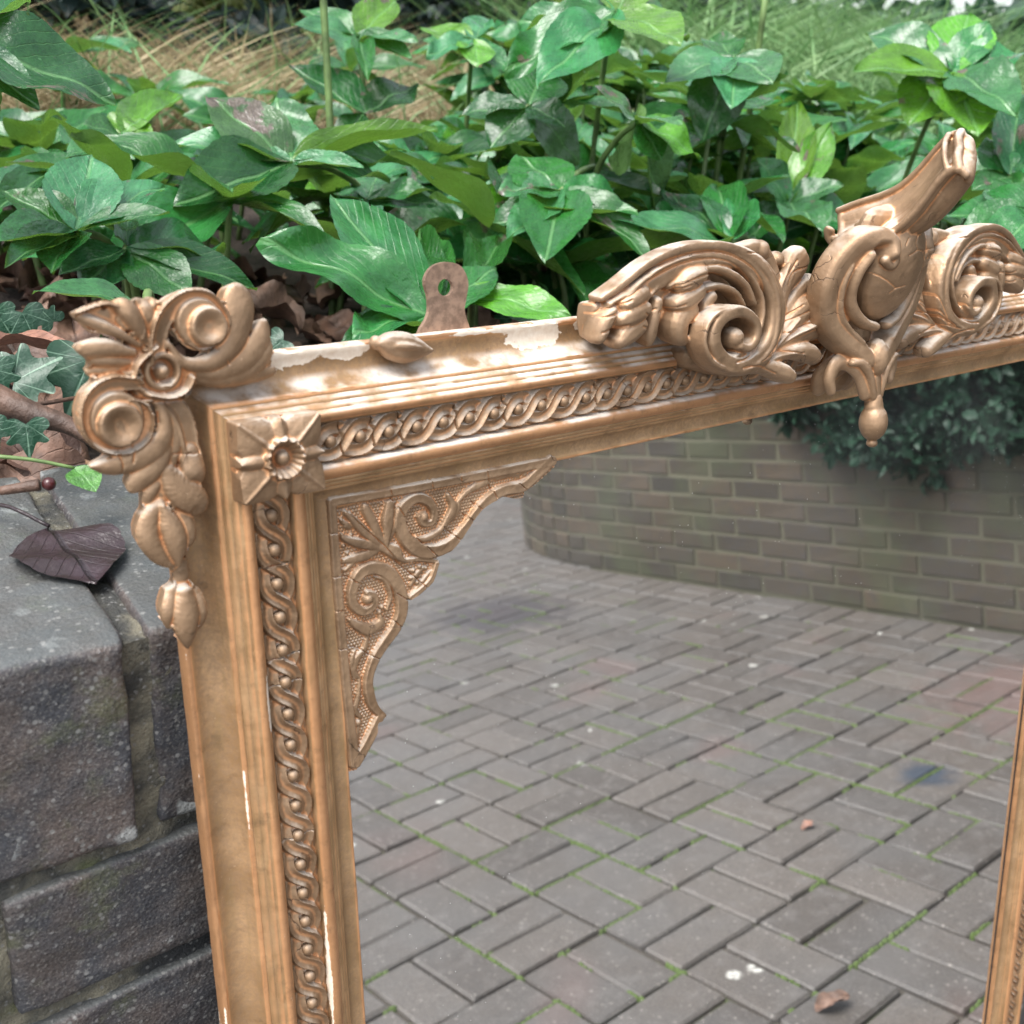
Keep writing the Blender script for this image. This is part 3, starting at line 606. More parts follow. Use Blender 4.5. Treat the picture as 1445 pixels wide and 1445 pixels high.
CREST=[
 ('box',10,[(175.1,48.5,3,4.63),(186.6,53.0,4,5.79),(205.3,63.6,6,6.73),(226.2,71.3,8,6.53),(248.0,74.3,10,6.29),(267.9,70.4,12,6.42),(282.8,61.8,13,6.56),(291.6,49.7,14,6.42),(292.6,36.8,15,6.63),(287.4,24.9,16,6.49),(275.6,17.0,17,6.21),(258.9,15.1,18,5.5),(245.1,19.8,18,5.29),(236.6,28.5,19,4.76),(237.0,37.1,19,4.27),(243.3,43.3,20,3.77),(256.5,44.3,20,3.4),(267.4,38.2,20,3.08),(269.0,29.7,20,2.97),(262.5,24.8,20,2.57),(255.1,26.8,20,2.3)]),
 ('box',6,[(170.3,56.3,7,1.58),(181.6,62.0,9,2.08),(200.0,72.0,11,2.23),(220.5,77.9,13,2.37),(242.0,78.9,15,2.43),(264.5,74.5,16,2.57),(281.3,64.5,18,2.41),(289.9,51.1,19,2.14),(291.3,37.3,20,1.93),(285.9,23.9,21,1.79),(272.9,15.4,22,1.57),(254.2,13.2,22,1.57),(236.7,18.8,23,1.41),(228.4,28.6,23,1.26),(229.2,38.6,23,1.26),(238.4,45.5,23,1.15),(254.4,46.2,23,0.99),(266.4,39.3,23,0.92)]),
 ('tube',5,[(174.0,53.6,10,1.31),(185.4,58.8,12,1.34),(205.0,68.7,13,1.42),(225.4,73.5,14,1.42),(245.3,73.1,15,1.54),(261.6,68.3,16,1.54),(273.8,59.4,17,1.57),(280.7,48.6,18,1.66),(280.2,38.1,19,1.57),(274.5,29.1,20,1.57),(264.6,22.8,21,1.62),(253.8,20.8,22,1.31)]),
 ('tube',6,[(214.5,59.8,11,1.9),(226.8,65.5,13,2.14),(243.7,67.1,14,2.18),(258.3,63.3,15,2.31),(268.7,56.6,16,2.1),(275.9,46.7,16,1.83)]),
 ('tube',6,[(226.9,46.8,8,1.75),(235.4,55.4,11,1.94),(249.5,57.6,12,2.05),(262.8,53.7,13,2.05),(270.1,46.0,14,1.62)]),
 ('ball',7,[(254.5,30.7,23,5.9)]),
 ('box',7,[(171.3,52.1,2,2.71),(171.0,45.0,2,3.61),(171.1,38.7,3,2.55)]),
 ('tube',9,[(195.4,57.1,9,4.63),(187.2,54.7,11,5.33),(182.4,52.8,11,3.94)]),
 ('tube',9,[(195.9,49.3,10,4.63),(185.6,47.3,12,6.02),(180.5,45.8,11,4.06)]),
 ('tube',9,[(193.2,41.7,10,5.1),(184.6,38.6,11,6.48),(179.5,35.2,10,4.08)]),
 ('tube',8,[(175.0,49.9,9,3.84),(170.4,43.6,9,4.51),(168.0,38.0,8,3.39)]),
 ('tube',8,[(206.7,52.4,9,3.67),(204.1,43.7,9,4.17),(203.1,36.7,8,4.75),(202.7,33.2,7,2.6)]),
 ('tube',9,[(234.3,64.6,13,4.85),(225.8,62.4,14,5.9),(221.1,60.5,13,4.18)]),
 ('tube',9,[(234.3,55.6,12,5.03),(224.3,51.8,13,6.17),(218.0,50.7,12,3.88)]),
 ('tube',9,[(229.7,46.8,11,5.4),(221.2,42.5,12,6.77),(221.1,34.9,11,5.65),(223.0,32.1,10,3.27)]),
 ('tube',7,[(247.8,52.6,11,3.59),(242.9,47.7,10,3.72),(240.0,42.8,10,2.98)]),
 ('box',6,[(188.6,44.5,2,10.79),(208.7,49.9,3,9.83),(229.9,55.5,5,11.3),(247.1,57.5,6,10.06)]),
 ('tube',4,[(180.6,37.2,13,1.16),(187.7,44.4,14,1.16),(194.2,51.6,13,1.16),(207.7,61.2,12,1.16)]),
 ('tube',7,[(296.3,17.7,12,2.8),(304.9,32.2,10,4.14),(311.4,50.2,8,5.63),(322.9,63.7,8,9.55),(327.1,67.4,8,8.45)]),
 ('tube',5,[(274.1,74.6,8,3.93),(289.0,74.5,8,5.53),(297.8,69.3,8,4.82),(304.3,58.3,9,3.59),(305.4,43.0,9,3.31)]),
 ('ball',6,[(292.0,73.8,9,5.89)]),
 ('ball',6,[(308.7,68.2,7,4.64)]),
 ('tube',6,[(302.1,21.3,10,2.82),(312.9,36.9,9,4.22),(329.5,49.0,8,6.59),(338.4,54.0,8,4.88)]),
 ('tube',7,[(296.3,17.7,12,2.8),(309.6,28.6,12,4.76),(325.1,38.4,12,7.6),(332.1,41.8,12,5.9)]),
 ('tube',7,[(292.2,16.1,14,2.76),(314.2,22.7,13,4.93),(337.6,28.4,13,7.75),(352.3,29.5,14,8.18)]),
 ('tube',7,[(286.4,13.6,16,2.76),(307.1,16.9,16,4.22),(325.9,15.1,17,6.03),(332.6,12.2,17,5.1)]),
 ('tube',7,[(270.5,12.3,18,3.31),(286.2,11.2,19,4.41),(299.1,7.1,20,5.63),(306.4,4.0,20,4.57)]),
 ('tube',3,[(288.4,15.7,17,0.83),(300.5,23.3,18,0.97),(317.3,35.0,18,1.15)]),
 ('tube',3,[(278.1,12.7,20,0.81),(297.1,16.2,21,0.99),(316.7,16.4,21,1.13)]),
 ('tube',3,[(296.5,35.4,15,0.83),(302.7,51.1,14,1.1),(312.5,65.5,13,1.09)]),
 ('tube',3,[(290.1,16.6,17,0.83),(309.2,24.7,18,0.98),(334.7,30.3,19,1.35)]),
 ('tube',6,[(264.7,20.3,6,8.12),(276.5,16.9,6,8.14)]),
 ('tube',8,[(251.7,21.6,6,5.13),(258.4,15.6,6,5.4),(273.4,11.8,6,6.08),(292.8,11.7,4,5.63)]),
]
CREST_GROOVE=[(0.7,1.3,[(163.5,50.9,10),(180.0,58.2,12),(198.0,67.6,13),(219.5,73.8,14),(241.0,75.8,16),(260.2,71.4,17),(275.7,61.9,18),(283.6,49.5,19),(284.0,36.8,20),(277.6,25.7,21),(266.0,19.5,22),(254.0,17.9,22)]),(0.6,1.1,[(164.2,47.2,12),(180.8,55.5,14),(201.2,64.1,14),(220.0,70.4,15),(241.2,72.3,16),(257.2,68.5,17),(270.1,60.7,18),(276.6,50.0,19),(276.4,38.5,20),(270.8,29.6,21)]),(0.6,1.0,[(210.3,57.3,15),(224.7,62.8,15),(241.5,64.8,16),(254.0,62.1,16),(264.4,54.8,17),(270.6,46.1,17)]),(0.7,1.4,[(181.6,50.1,20),(173.6,48.4,20),(168.3,47.3,18)]),(0.7,1.4,[(181.7,43.0,20),(173.0,41.8,20),(167.0,40.3,18)]),(0.7,1.4,[(183.5,55.1,20),(177.5,52.8,20),(171.6,51.2,18)]),(0.6,1.2,[(222.9,59.8,22),(212.8,57.0,22),(207.8,55.8,20)]),(0.6,1.2,[(220.3,50.2,22),(211.6,48.4,22),(205.2,47.3,20)]),(0.6,1.2,[(203.7,49.1,16),(198.1,46.6,16),(193.2,48.0,16)]),(0.6,1.2,[(199.7,40.6,16),(194.8,40.6,16),(191.9,41.6,14)]),(0.6,1.2,[(287.7,20.4,20),(296.2,33.5,18),(306.2,51.0,16),(319.9,67.3,14)]),(0.6,1.2,[(287.0,19.5,22),(299.9,31.3,22),(323.0,42.4,20)]),(0.7,1.4,[(281.1,18.2,24),(301.1,27.0,24),(338.8,32.5,24)]),(0.6,1.2,[(275.4,15.8,26),(293.0,19.5,28),(318.1,15.8,28)]),(0.6,1.2,[(259.0,14.3,30),(273.8,13.7,30),(290.4,7.7,32)]),(0.5,1.0,[(286.2,18.4,20),(306.8,32.9,22),(331.5,39.7,22)]),(0.5,1.0,[(266.1,74.1,16),(280.4,72.4,15),(289.2,65.7,15),(294.2,56.0,15)]),(0.5,1.0,[(312.2,53.7,14),(316.9,61.0,14),(332.1,63.4,12)])]
EGG_CRACK=[[(351.3,61.9),(359.8,56.0),(368.8,50.1)],[(368.8,50.1),(366.3,47.2)],[(368.8,50.1),(375.9,51.3)],[(378.4,81.5),(375.5,75.1),(377.4,71.3),(371.1,68.5)],[(377.4,71.3),(385.5,69.4),(391.1,65.1)],[(385.5,69.4),(395.1,71.6)],[(347.4,53.1),(351.2,50.2)],[(369.8,77.9),(368.0,74.1)]]
# name-label,hub,root,leaflets (tip,half width mm,tone) in world metres
WHORLS=[
 ('hellebore with large wet leaves fanned above the carved corner of the frame',(0.044,0.364,1.131),(0.095,0.402,1.087),[((0.079,0.422,1.177),27,'p'),((0.125,0.403,1.169),24,'p'),((0.101,0.345,1.149),15,'g'),((0.009,0.399,1.156),20,'g'),((-0.019,0.32,1.137),19,'g'),((-0.02,0.298,1.129),14,'d'),((0.005,0.301,1.123),18,'g')]),
 ('hellebore whose broad leaf has a torn black patch near the middle left',(0.261,0.471,1.163),(0.352,0.495,1.127),[((0.28,0.533,1.221),30,'p'),((0.21,0.523,1.218),34,'b'),((0.166,0.518,1.187),20,'p'),((0.141,0.436,1.139),34,'d'),((0.297,0.416,1.169),12,'p'),((0.395,0.449,1.201),15,'y'),((0.347,0.442,1.162),16,'g'),((0.374,0.45,1.181),16,'g')]),
 ('hellebore with the longest leaves sprawling just behind the metal hanging plate',(0.248,0.249,1.08),(0.336,0.363,1.037),[((0.145,0.302,1.145),33,'g'),((0.246,0.386,1.155),26,'g'),((0.316,0.364,1.141),20,'g'),((0.348,0.377,1.139),16,'g'),((0.329,0.273,1.118),24,'g'),((0.172,0.229,1.09),28,'g'),((0.16,0.231,1.073),22,'d')]),
 ('hellebore with one yellow-green arched leaf beside the metal hanging plate',(0.296,0.268,1.091),(0.381,0.37,1.044),[((0.33,0.186,1.094),22,'y'),((0.352,0.216,1.075),18,'d'),((0.425,0.38,1.132),18,'g')]),
 ('hellebore with a drooping diamond-shaped leaf in the middle of the bed',(0.472,0.369,1.15),(0.621,0.477,1.151),[((0.417,0.39,1.157),28,'p'),((0.39,0.342,1.121),22,'p'),((0.396,0.295,1.109),34,'g'),((0.469,0.429,1.182),36,'g'),((0.543,0.342,1.147),26,'g'),((0.507,0.272,1.114),22,'g'),((0.518,0.383,1.161),20,'d')]),
 ('hellebore with a long pale grey-green leaf pointing left above the left scroll',(0.607,0.279,1.115),(0.727,0.349,1.086),[((0.492,0.322,1.142),34,'p'),((0.629,0.399,1.159),24,'d'),((0.688,0.38,1.174),24,'g'),((0.688,0.331,1.156),20,'g')]),
 ('tall hellebore with spotted yellow-green leaves standing above the crest at top right',(0.956,0.3,1.276),(1.067,0.4,1.148),[((0.844,0.346,1.278),36,'y'),((1.017,0.33,1.344),38,'y'),((0.927,0.399,1.326),34,'p'),((0.879,0.293,1.228),40,'s'),((0.898,0.221,1.222),42,'s'),((0.903,0.19,1.255),36,'p'),((1.017,0.252,1.31),30,'g'),((1.012,0.3,1.337),24,'g')]),
 ('tall hellebore with scorched black-tipped leaves at the top centre',(0.59,0.443,1.303),(0.689,0.557,1.245),[((0.466,0.46,1.255),32,'g'),((0.462,0.398,1.246),34,'g'),((0.546,0.548,1.301),28,'g'),((0.586,0.348,1.289),38,'y'),((0.682,0.42,1.297),34,'b'),((0.636,0.465,1.344),30,'y'),((0.552,0.439,1.266),12,'b')]),
 ('hellebore with a big dark pitted leaf reaching in from the left edge',(-0.032,0.313,1.243),(-0.013,0.441,1.206),[((0.054,0.285,1.226),36,'d'),((0.003,0.281,1.213),16,'d'),((-0.014,0.336,1.189),24,'d'),((0.031,0.378,1.273),22,'g')]),
 ('slender hellebore with thin bright leaves against the dry grass',(0.504,0.763,1.268),(0.509,0.757,1.191),[((0.426,0.773,1.281),24,'p'),((0.47,0.839,1.302),24,'g'),((0.531,0.685,1.276),18,'p'),((0.527,0.688,1.253),18,'g'),((0.577,0.797,1.315),26,'y'),((0.461,0.671,1.238),14,'g')]),
 ('low hellebore with two dark blue-green upright leaves in front of the dry grass',(0.483,0.714,1.189),(0.513,0.751,1.142),[((0.432,0.792,1.239),40,'d'),((0.556,0.716,1.234),34,'d'),((0.428,0.687,1.162),20,'d')]),
 ('hellebore with narrow arched leaves near the dark ivy at the top',(0.61,0.69,1.273),(0.698,0.81,1.198),[((0.587,0.767,1.29),24,'y'),((0.586,0.645,1.251),24,'y'),((0.538,0.68,1.26),18,'p'),((0.632,0.647,1.248),20,'g'),((0.69,0.753,1.305),26,'g'),((0.664,0.736,1.304),18,'p')]),
 ('small hellebore with a cupped light leaf under the torn leaf',(0.335,0.47,1.132),(0.377,0.533,1.092),[((0.367,0.501,1.16),22,'p'),((0.373,0.423,1.154),16,'g'),((0.376,0.419,1.14),16,'d'),((0.295,0.47,1.122),18,'d'),((0.325,0.512,1.135),18,'g')]),
 ('low hellebore leaf lying along the wall edge behind the carved corner',(0.037,0.233,1.109),(0.053,0.266,1.093),[((-0.029,0.217,1.133),15,'p')]),
 ('hellebore with long dark leaves drooping over the brown leaf litter',(0.072,0.352,1.12),(0.099,0.422,1.083),[((0.097,0.305,1.099),24,'g'),((0.161,0.33,1.096),20,'d'),((0.163,0.38,1.123),22,'d'),((0.035,0.34,1.102),22,'d'),((0.104,0.429,1.138),9,'p'),((0.023,0.345,1.109),18,'d')]),
 ('hellebore with wide veined leaves behind the right scroll at the right edge',(0.739,0.064,1.169),(0.877,0.113,1.119),[((0.665,0.092,1.141),30,'g'),((0.762,0.131,1.182),28,'g'),((0.746,0.157,1.156),24,'g'),((0.66,0.059,1.144),26,'g')]),
 ('hellebore with a folded pale leaf left of the crest tip',(0.83,0.39,1.13),(0.908,0.447,1.094),[((0.788,0.402,1.182),26,'p'),((0.864,0.347,1.164),22,'p'),((0.772,0.298,1.128),30,'p'),((0.92,0.411,1.226),24,'y'),((0.927,0.47,1.245),24,'y'),((0.762,0.39,1.1),26,'g'),((0.881,0.313,1.115),30,'g')]),
 ('hellebore with a pair of rounded silvery leaves at the upper middle',(0.747,0.423,1.274),(0.859,0.52,1.184),[((0.696,0.374,1.229),30,'p'),((0.735,0.359,1.259),36,'p'),((0.663,0.442,1.253),34,'p'),((0.778,0.492,1.302),24,'g'),((0.706,0.422,1.191),34,'d')]),
 ('hellebore with a withered mottled leaf on a dark stem above the scroll',(0.564,0.371,1.211),(0.583,0.444,1.15),[((0.547,0.302,1.223),20,'b'),((0.511,0.381,1.246),20,'b'),((0.58,0.351,1.18),30,'g'),((0.623,0.334,1.189),26,'y'),((0.599,0.431,1.172),38,'v'),((0.671,0.423,1.12),44,'v')]),
 ('hellebore with dark leaves hanging in the shade at the middle',(0.533,0.494,1.215),(0.572,0.587,1.152),[((0.485,0.492,1.178),28,'d'),((0.476,0.539,1.21),22,'d'),((0.542,0.446,1.206),22,'d'),((0.577,0.524,1.255),34,'g'),((0.599,0.472,1.164),36,'v')]),
 ('hellebore with round young leaves near the top left edge',(0.182,0.64,1.169),(0.197,0.685,1.134),[((0.148,0.632,1.181),20,'g'),((0.208,0.653,1.187),24,'y'),((0.174,0.589,1.159),22,'p'),((0.12,0.608,1.157),20,'p'),((0.275,0.712,1.207),22,'y'),((0.19,0.692,1.19),20,'d')]),
 ('hellebore with curled narrow leaves right of the crest tip',(0.949,0.206,1.18),(1.041,0.242,1.144),[((0.98,0.258,1.221),24,'g'),((0.998,0.225,1.228),26,'p'),((0.914,0.227,1.167),24,'p'),((0.868,0.139,1.155),26,'g'),((1.035,0.262,1.269),24,'d')]),
]
IVY=[((-0.041,0.228,1.075),(-0.017,0.224,1.087)),((0.0,0.228,1.082),(-0.016,0.224,1.052)),((-0.052,0.174,1.068),(-0.053,0.169,1.052)),((-0.051,0.232,1.082),(-0.045,0.226,1.065)),((-0.005,0.328,1.089),(0.0,0.322,1.071)),((-0.014,0.351,1.085),(-0.007,0.345,1.069)),((0.023,0.359,1.074),(0.015,0.364,1.084)),((0.151,0.282,1.067),(0.138,0.286,1.057)),((0.321,0.243,1.076),(0.313,0.253,1.088)),((-0.067,0.188,1.066),(-0.064,0.183,1.052))]
IVYSTEM=[(-0.057,0.234,1.083),(-0.041,0.232,1.07),(-0.039,0.213,1.066),(-0.008,0.223,1.063)]
HEARTLEAF=[(-0.037,0.152,1.049),(-0.033,0.132,1.044),(-0.071,0.165,1.057)]
BRANCH=[(-0.06,0.211,1.075),(-0.042,0.193,1.066),(-0.029,0.182,1.062),(-0.019,0.17,1.054)]
PODS=[(-0.056,0.131,1.051),(-0.076,0.14,1.048),(-0.06,0.132,1.051)]
RUSTLEAF=[(-0.04,0.273,1.086),(0.006,0.259,1.082)]

# ------------------------------------------------------------------ the gilt mirror; its parts are drawn in mm: u right, v up, n out of the glass
LEAN = math.radians(8.08); H0 = 1.0937
MW = Matrix(((1, 0, 0, 0), (0, math.sin(LEAN), -math.cos(LEAN), 0), (0, math.cos(LEAN), math.sin(LEAN), H0), (0, 0, 0, 1)))
BASE = Vector((.3776, -1.1015, -.014))
mirror = setp(empty('wall_mirror'), 'large antique gilt overmantel mirror with carved crest leaning against the brick wall', 'mirror')
mirror.matrix_world = MW @ Matrix.Translation(BASE)
def mpart(name, me, parent=None, m=None, label=None):
    o = link(name, me, parent or mirror, m=(m or Matrix()) if parent else Matrix.Translation(-BASE) @ (m or Matrix()))
    return setp(o, label)
UC, UR, VB = 377.6, 755.2, -1057.5                       # centre line, right corner origin, bottom corner origin

def cavity(V, F, it=14):
    """how proud (+) or recessed (-) each vertex is, in mm, from a smoothed copy"""
    F4 = np.vstack([f if f.shape[1] == 4 else np.c_[f, f[:, :1]] for f in F])
    E = np.vstack([F4[:, [0, 1]], F4[:, [1, 2]], F4[:, [2, 3]], F4[:, [3, 0]]]); E = E[E[:, 0] != E[:, 1]]; E = np.vstack([E, E[:, ::-1]])
    cnt = np.bincount(E[:, 0], minlength=len(V)).astype(float); cnt[cnt == 0] = 1
    fn = np.cross(V[F4[:, 2]] - V[F4[:, 0]], V[F4[:, 3]] - V[F4[:, 1]]); Nn = np.zeros_like(V)
    for k in range(4):
        for d in range(3): Nn[:, d] += np.bincount(F4[:, k], fn[:, d], len(V))
    Nn /= np.linalg.norm(Nn, axis=1)[:, None] + 1e-12
    P = V.copy()
    for _ in range(it): P = np.stack([np.bincount(E[:, 0], P[E[:, 1], d], len(V)) for d in range(3)], 1) / cnt[:, None]
    return ((V - P) * Nn).sum(1)
def smooth_mm(V, F, it, lam=.5):
    F4 = np.vstack([f if f.shape[1] == 4 else np.c_[f, f[:, :1]] for f in F])
    E = np.vstack([F4[:, [0, 1]], F4[:, [1, 2]], F4[:, [2, 3]], F4[:, [3, 0]]]); E = E[E[:, 0] != E[:, 1]]; E = np.vstack([E, E[:, ::-1]])
    cnt = np.bincount(E[:, 0], minlength=len(V)).astype(float); cnt[cnt == 0] = 1; P = V.copy()
    for _ in range(it): P += lam * (np.stack([np.bincount(E[:, 0], P[E[:, 1], d], len(V)) for d in range(3)], 1) / cnt[:, None] - P)
    return P

# --- moulded frame members: one profile (w = distance outside the corner line, n, edge wear)
PROF = [(40, -26, 0), (43.6, -25.5, .1), (44.4, -23, .3), (44.8, -17.5, .35), (44.2, -15.8, .62), (42.8, -15.4, .35), (41, -16.4, 0), (38.5, -17.4, 0), (35.5, -17.6, 0), (32.8, -16.8, 0), (30.4, -15.0, 0), (28.6, -12.6, 0), (27.5, -10.2, .1), (26.8, -8.6, .3),
        (25.6, -8.2, .1), (24.9, -8.3, 0), (24.3, -7.0, .1), (23.2, -6.0, .25), (22.2, -5.9, .05), (21.6, -4.7, .1), (20.5, -3.6, .3), (19.5, -3.5, .05), (18.9, -2.4, .2), (17.9, -1.4, .62), (16.9, -1.3, .62), (15.6, -1.8, .3), (14.4, -3.2, 0), (13.4, -5.6, 0), (13, -7.6, 0), (12.6, -8.6, 0),
        (-3.6, -8.8, 0), (-4.4, -8.6, 0), (-4.7, -6.6, .1), (-5.2, -4.6, .45), (-6.4, -3.2, .60), (-8.2, -2.9, .2), (-10, -3.6, .05), (-11.2, -5.0, 0), (-11.6, -6.2, 0), (-12.4, -5.9, .1), (-13.3, -6.3, .1), (-13.7, -7.4, 0), (-14.5, -7.2, .1), (-15.4, -7.7, .1), (-15.8, -8.8, 0), (-16.6, -8.7, .1), (-17.5, -9.3, .1), (-18, -10.4, 0),
        (-20, -11.6, 0), (-22.6, -12.0, 0), (-24.8, -11.4, .1), (-26.4, -11.0, .45), (-26.9, -11.4, .4), (-27, -15.4, 0)]
PATCH = [(20, 41, 13, 4), (44, 41, 12, 4), (11, 41, 5, 6), (150, 38, 22, 7), (182, 41, 6, 4), (30, 43, 30, 1.6), (128, 43, 40, 1.4), (215, 34, 4, 2)]
def member(kind, n=260):
    t = np.linspace(0, 1, n + 1); V = []; ed = []; pa = []
    for i, (w, nn, e) in enumerate(PROF):
        if kind in ('top', 'bottom'): a, b = -w, UR + w
        else: a, b = VB - w, w
        s = a + t * (b - a); j = .10 * vnoise(np.c_[s, np.full(n + 1, i * 3.)], 5., i) + .22 * vnoise(np.c_[s, np.full(n + 1, w)], 60., 3)
        w2 = w + .12 * vnoise(np.c_[s, np.full(n + 1, i * 2.)], 4., 9 + i)
        if e > .5: j = j - .5 * np.clip(vnoise(np.c_[s, np.zeros(n + 1)], 6., 21 + i) - .2, 0, 1)
        p = {'top': (s, w2, nn + j), 'bottom': (s, VB - w2, nn + j), 'left': (-w2, s, nn + j), 'right': (UR + w2, s, nn + j)}[kind]
        p = [np.broadcast_to(q, s.shape) for q in p]; V.append(np.stack(p, -1)); ed.append(np.full(n + 1, e))
        q = np.zeros(n + 1)
        if kind == 'top':
            for pu, pw, ru, rw in PATCH: q = np.maximum(q, 1 - ((s - pu) / ru) ** 2 * .6 - ((w - pw) / rw) ** 2 * .6)
        if kind == 'left':
            for pv_, pw, rv, rw in ((-190, 17.4, 110, .45), (-355, 17.4, 90, .5), (-105, 15, 16, 1.2), (-255, -5.4, 45, .8), (-360, -5.4, 80, .8), (-300, 44, 50, .8), (-150, 26.6, 26, .3)): q = np.maximum(q, 1 - ((s - pv_) / rv) ** 2 * .6 - ((w - pw) / rw) ** 2 * .6)
        pa.append(np.clip(q, 0, 1))
    V = np.concatenate(V); F = grid_faces(len(PROF), n + 1)
    if kind in ('top', 'right'): F = F[:, ::-1]
    if kind == 'top': F = F[:, ::-1]
    F = F if kind in ('left', 'bottom') else F
    me = np_mesh('frame_' + ('rail' if kind in ('top', 'bottom') else 'stile'), V * .001, [F], M_FRAME, sharp=50,
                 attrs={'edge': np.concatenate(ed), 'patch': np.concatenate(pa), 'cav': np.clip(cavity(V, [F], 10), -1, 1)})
    return me
for kind in ('top', 'left', 'right', 'bottom'):
    me = member(kind); bm = bmesh.new(); bm.from_mesh(me); bmesh.ops.recalc_face_normals(bm, faces=bm.faces)
    # make the visible side face out of the glass
    up = sum(f.normal.z * f.calc_area() for f in bm.faces)
    if up < 0: bmesh.ops.reverse_faces(bm, faces=bm.faces)
    bm.to_mesh(me); bm.free(); mpart('frame_rail' if kind in ('top', 'bottom') else 'frame_stile', me)
def box_mm(u0, u1, v0, v1, n0, n1):
    c = np.array([(u, v, n) for u in (u0, u1) for v in (v0, v1) for n in (n0, n1)]) * .001
    return c, [np.array([[0, 1, 3, 2], [4, 6, 7, 5], [0, 4, 5, 1], [2, 3, 7, 6], [0, 2, 6, 4], [1, 5, 7, 3]])]
g = Geo(); g.add(*box_mm(-40, UR + 40, VB - 40, 40, -23.5, -20)); mpart('back_board', g.mesh('back_board', M_DARKWOOD, smooth=False))
g = Geo(); g.add(*box_mm(27, UR - 27, VB + 27, -27, -18, -15)); mpart('mirror_glass', g.mesh('mirror_glass', M_GLASS, smooth=False))
M_BLACK = simple('black_rebate', (.012, .011, .010), .7)
for u, w in ((26.2, 1.6), (UR - 30.2, 3.4)):
    g = Geo(); g.add(*box_mm(u, u + w, VB + 27, -27, -17, -14.85)); mpart('rebate_strip', g.mesh('rebate_strip', M_BLACK, smooth=False))

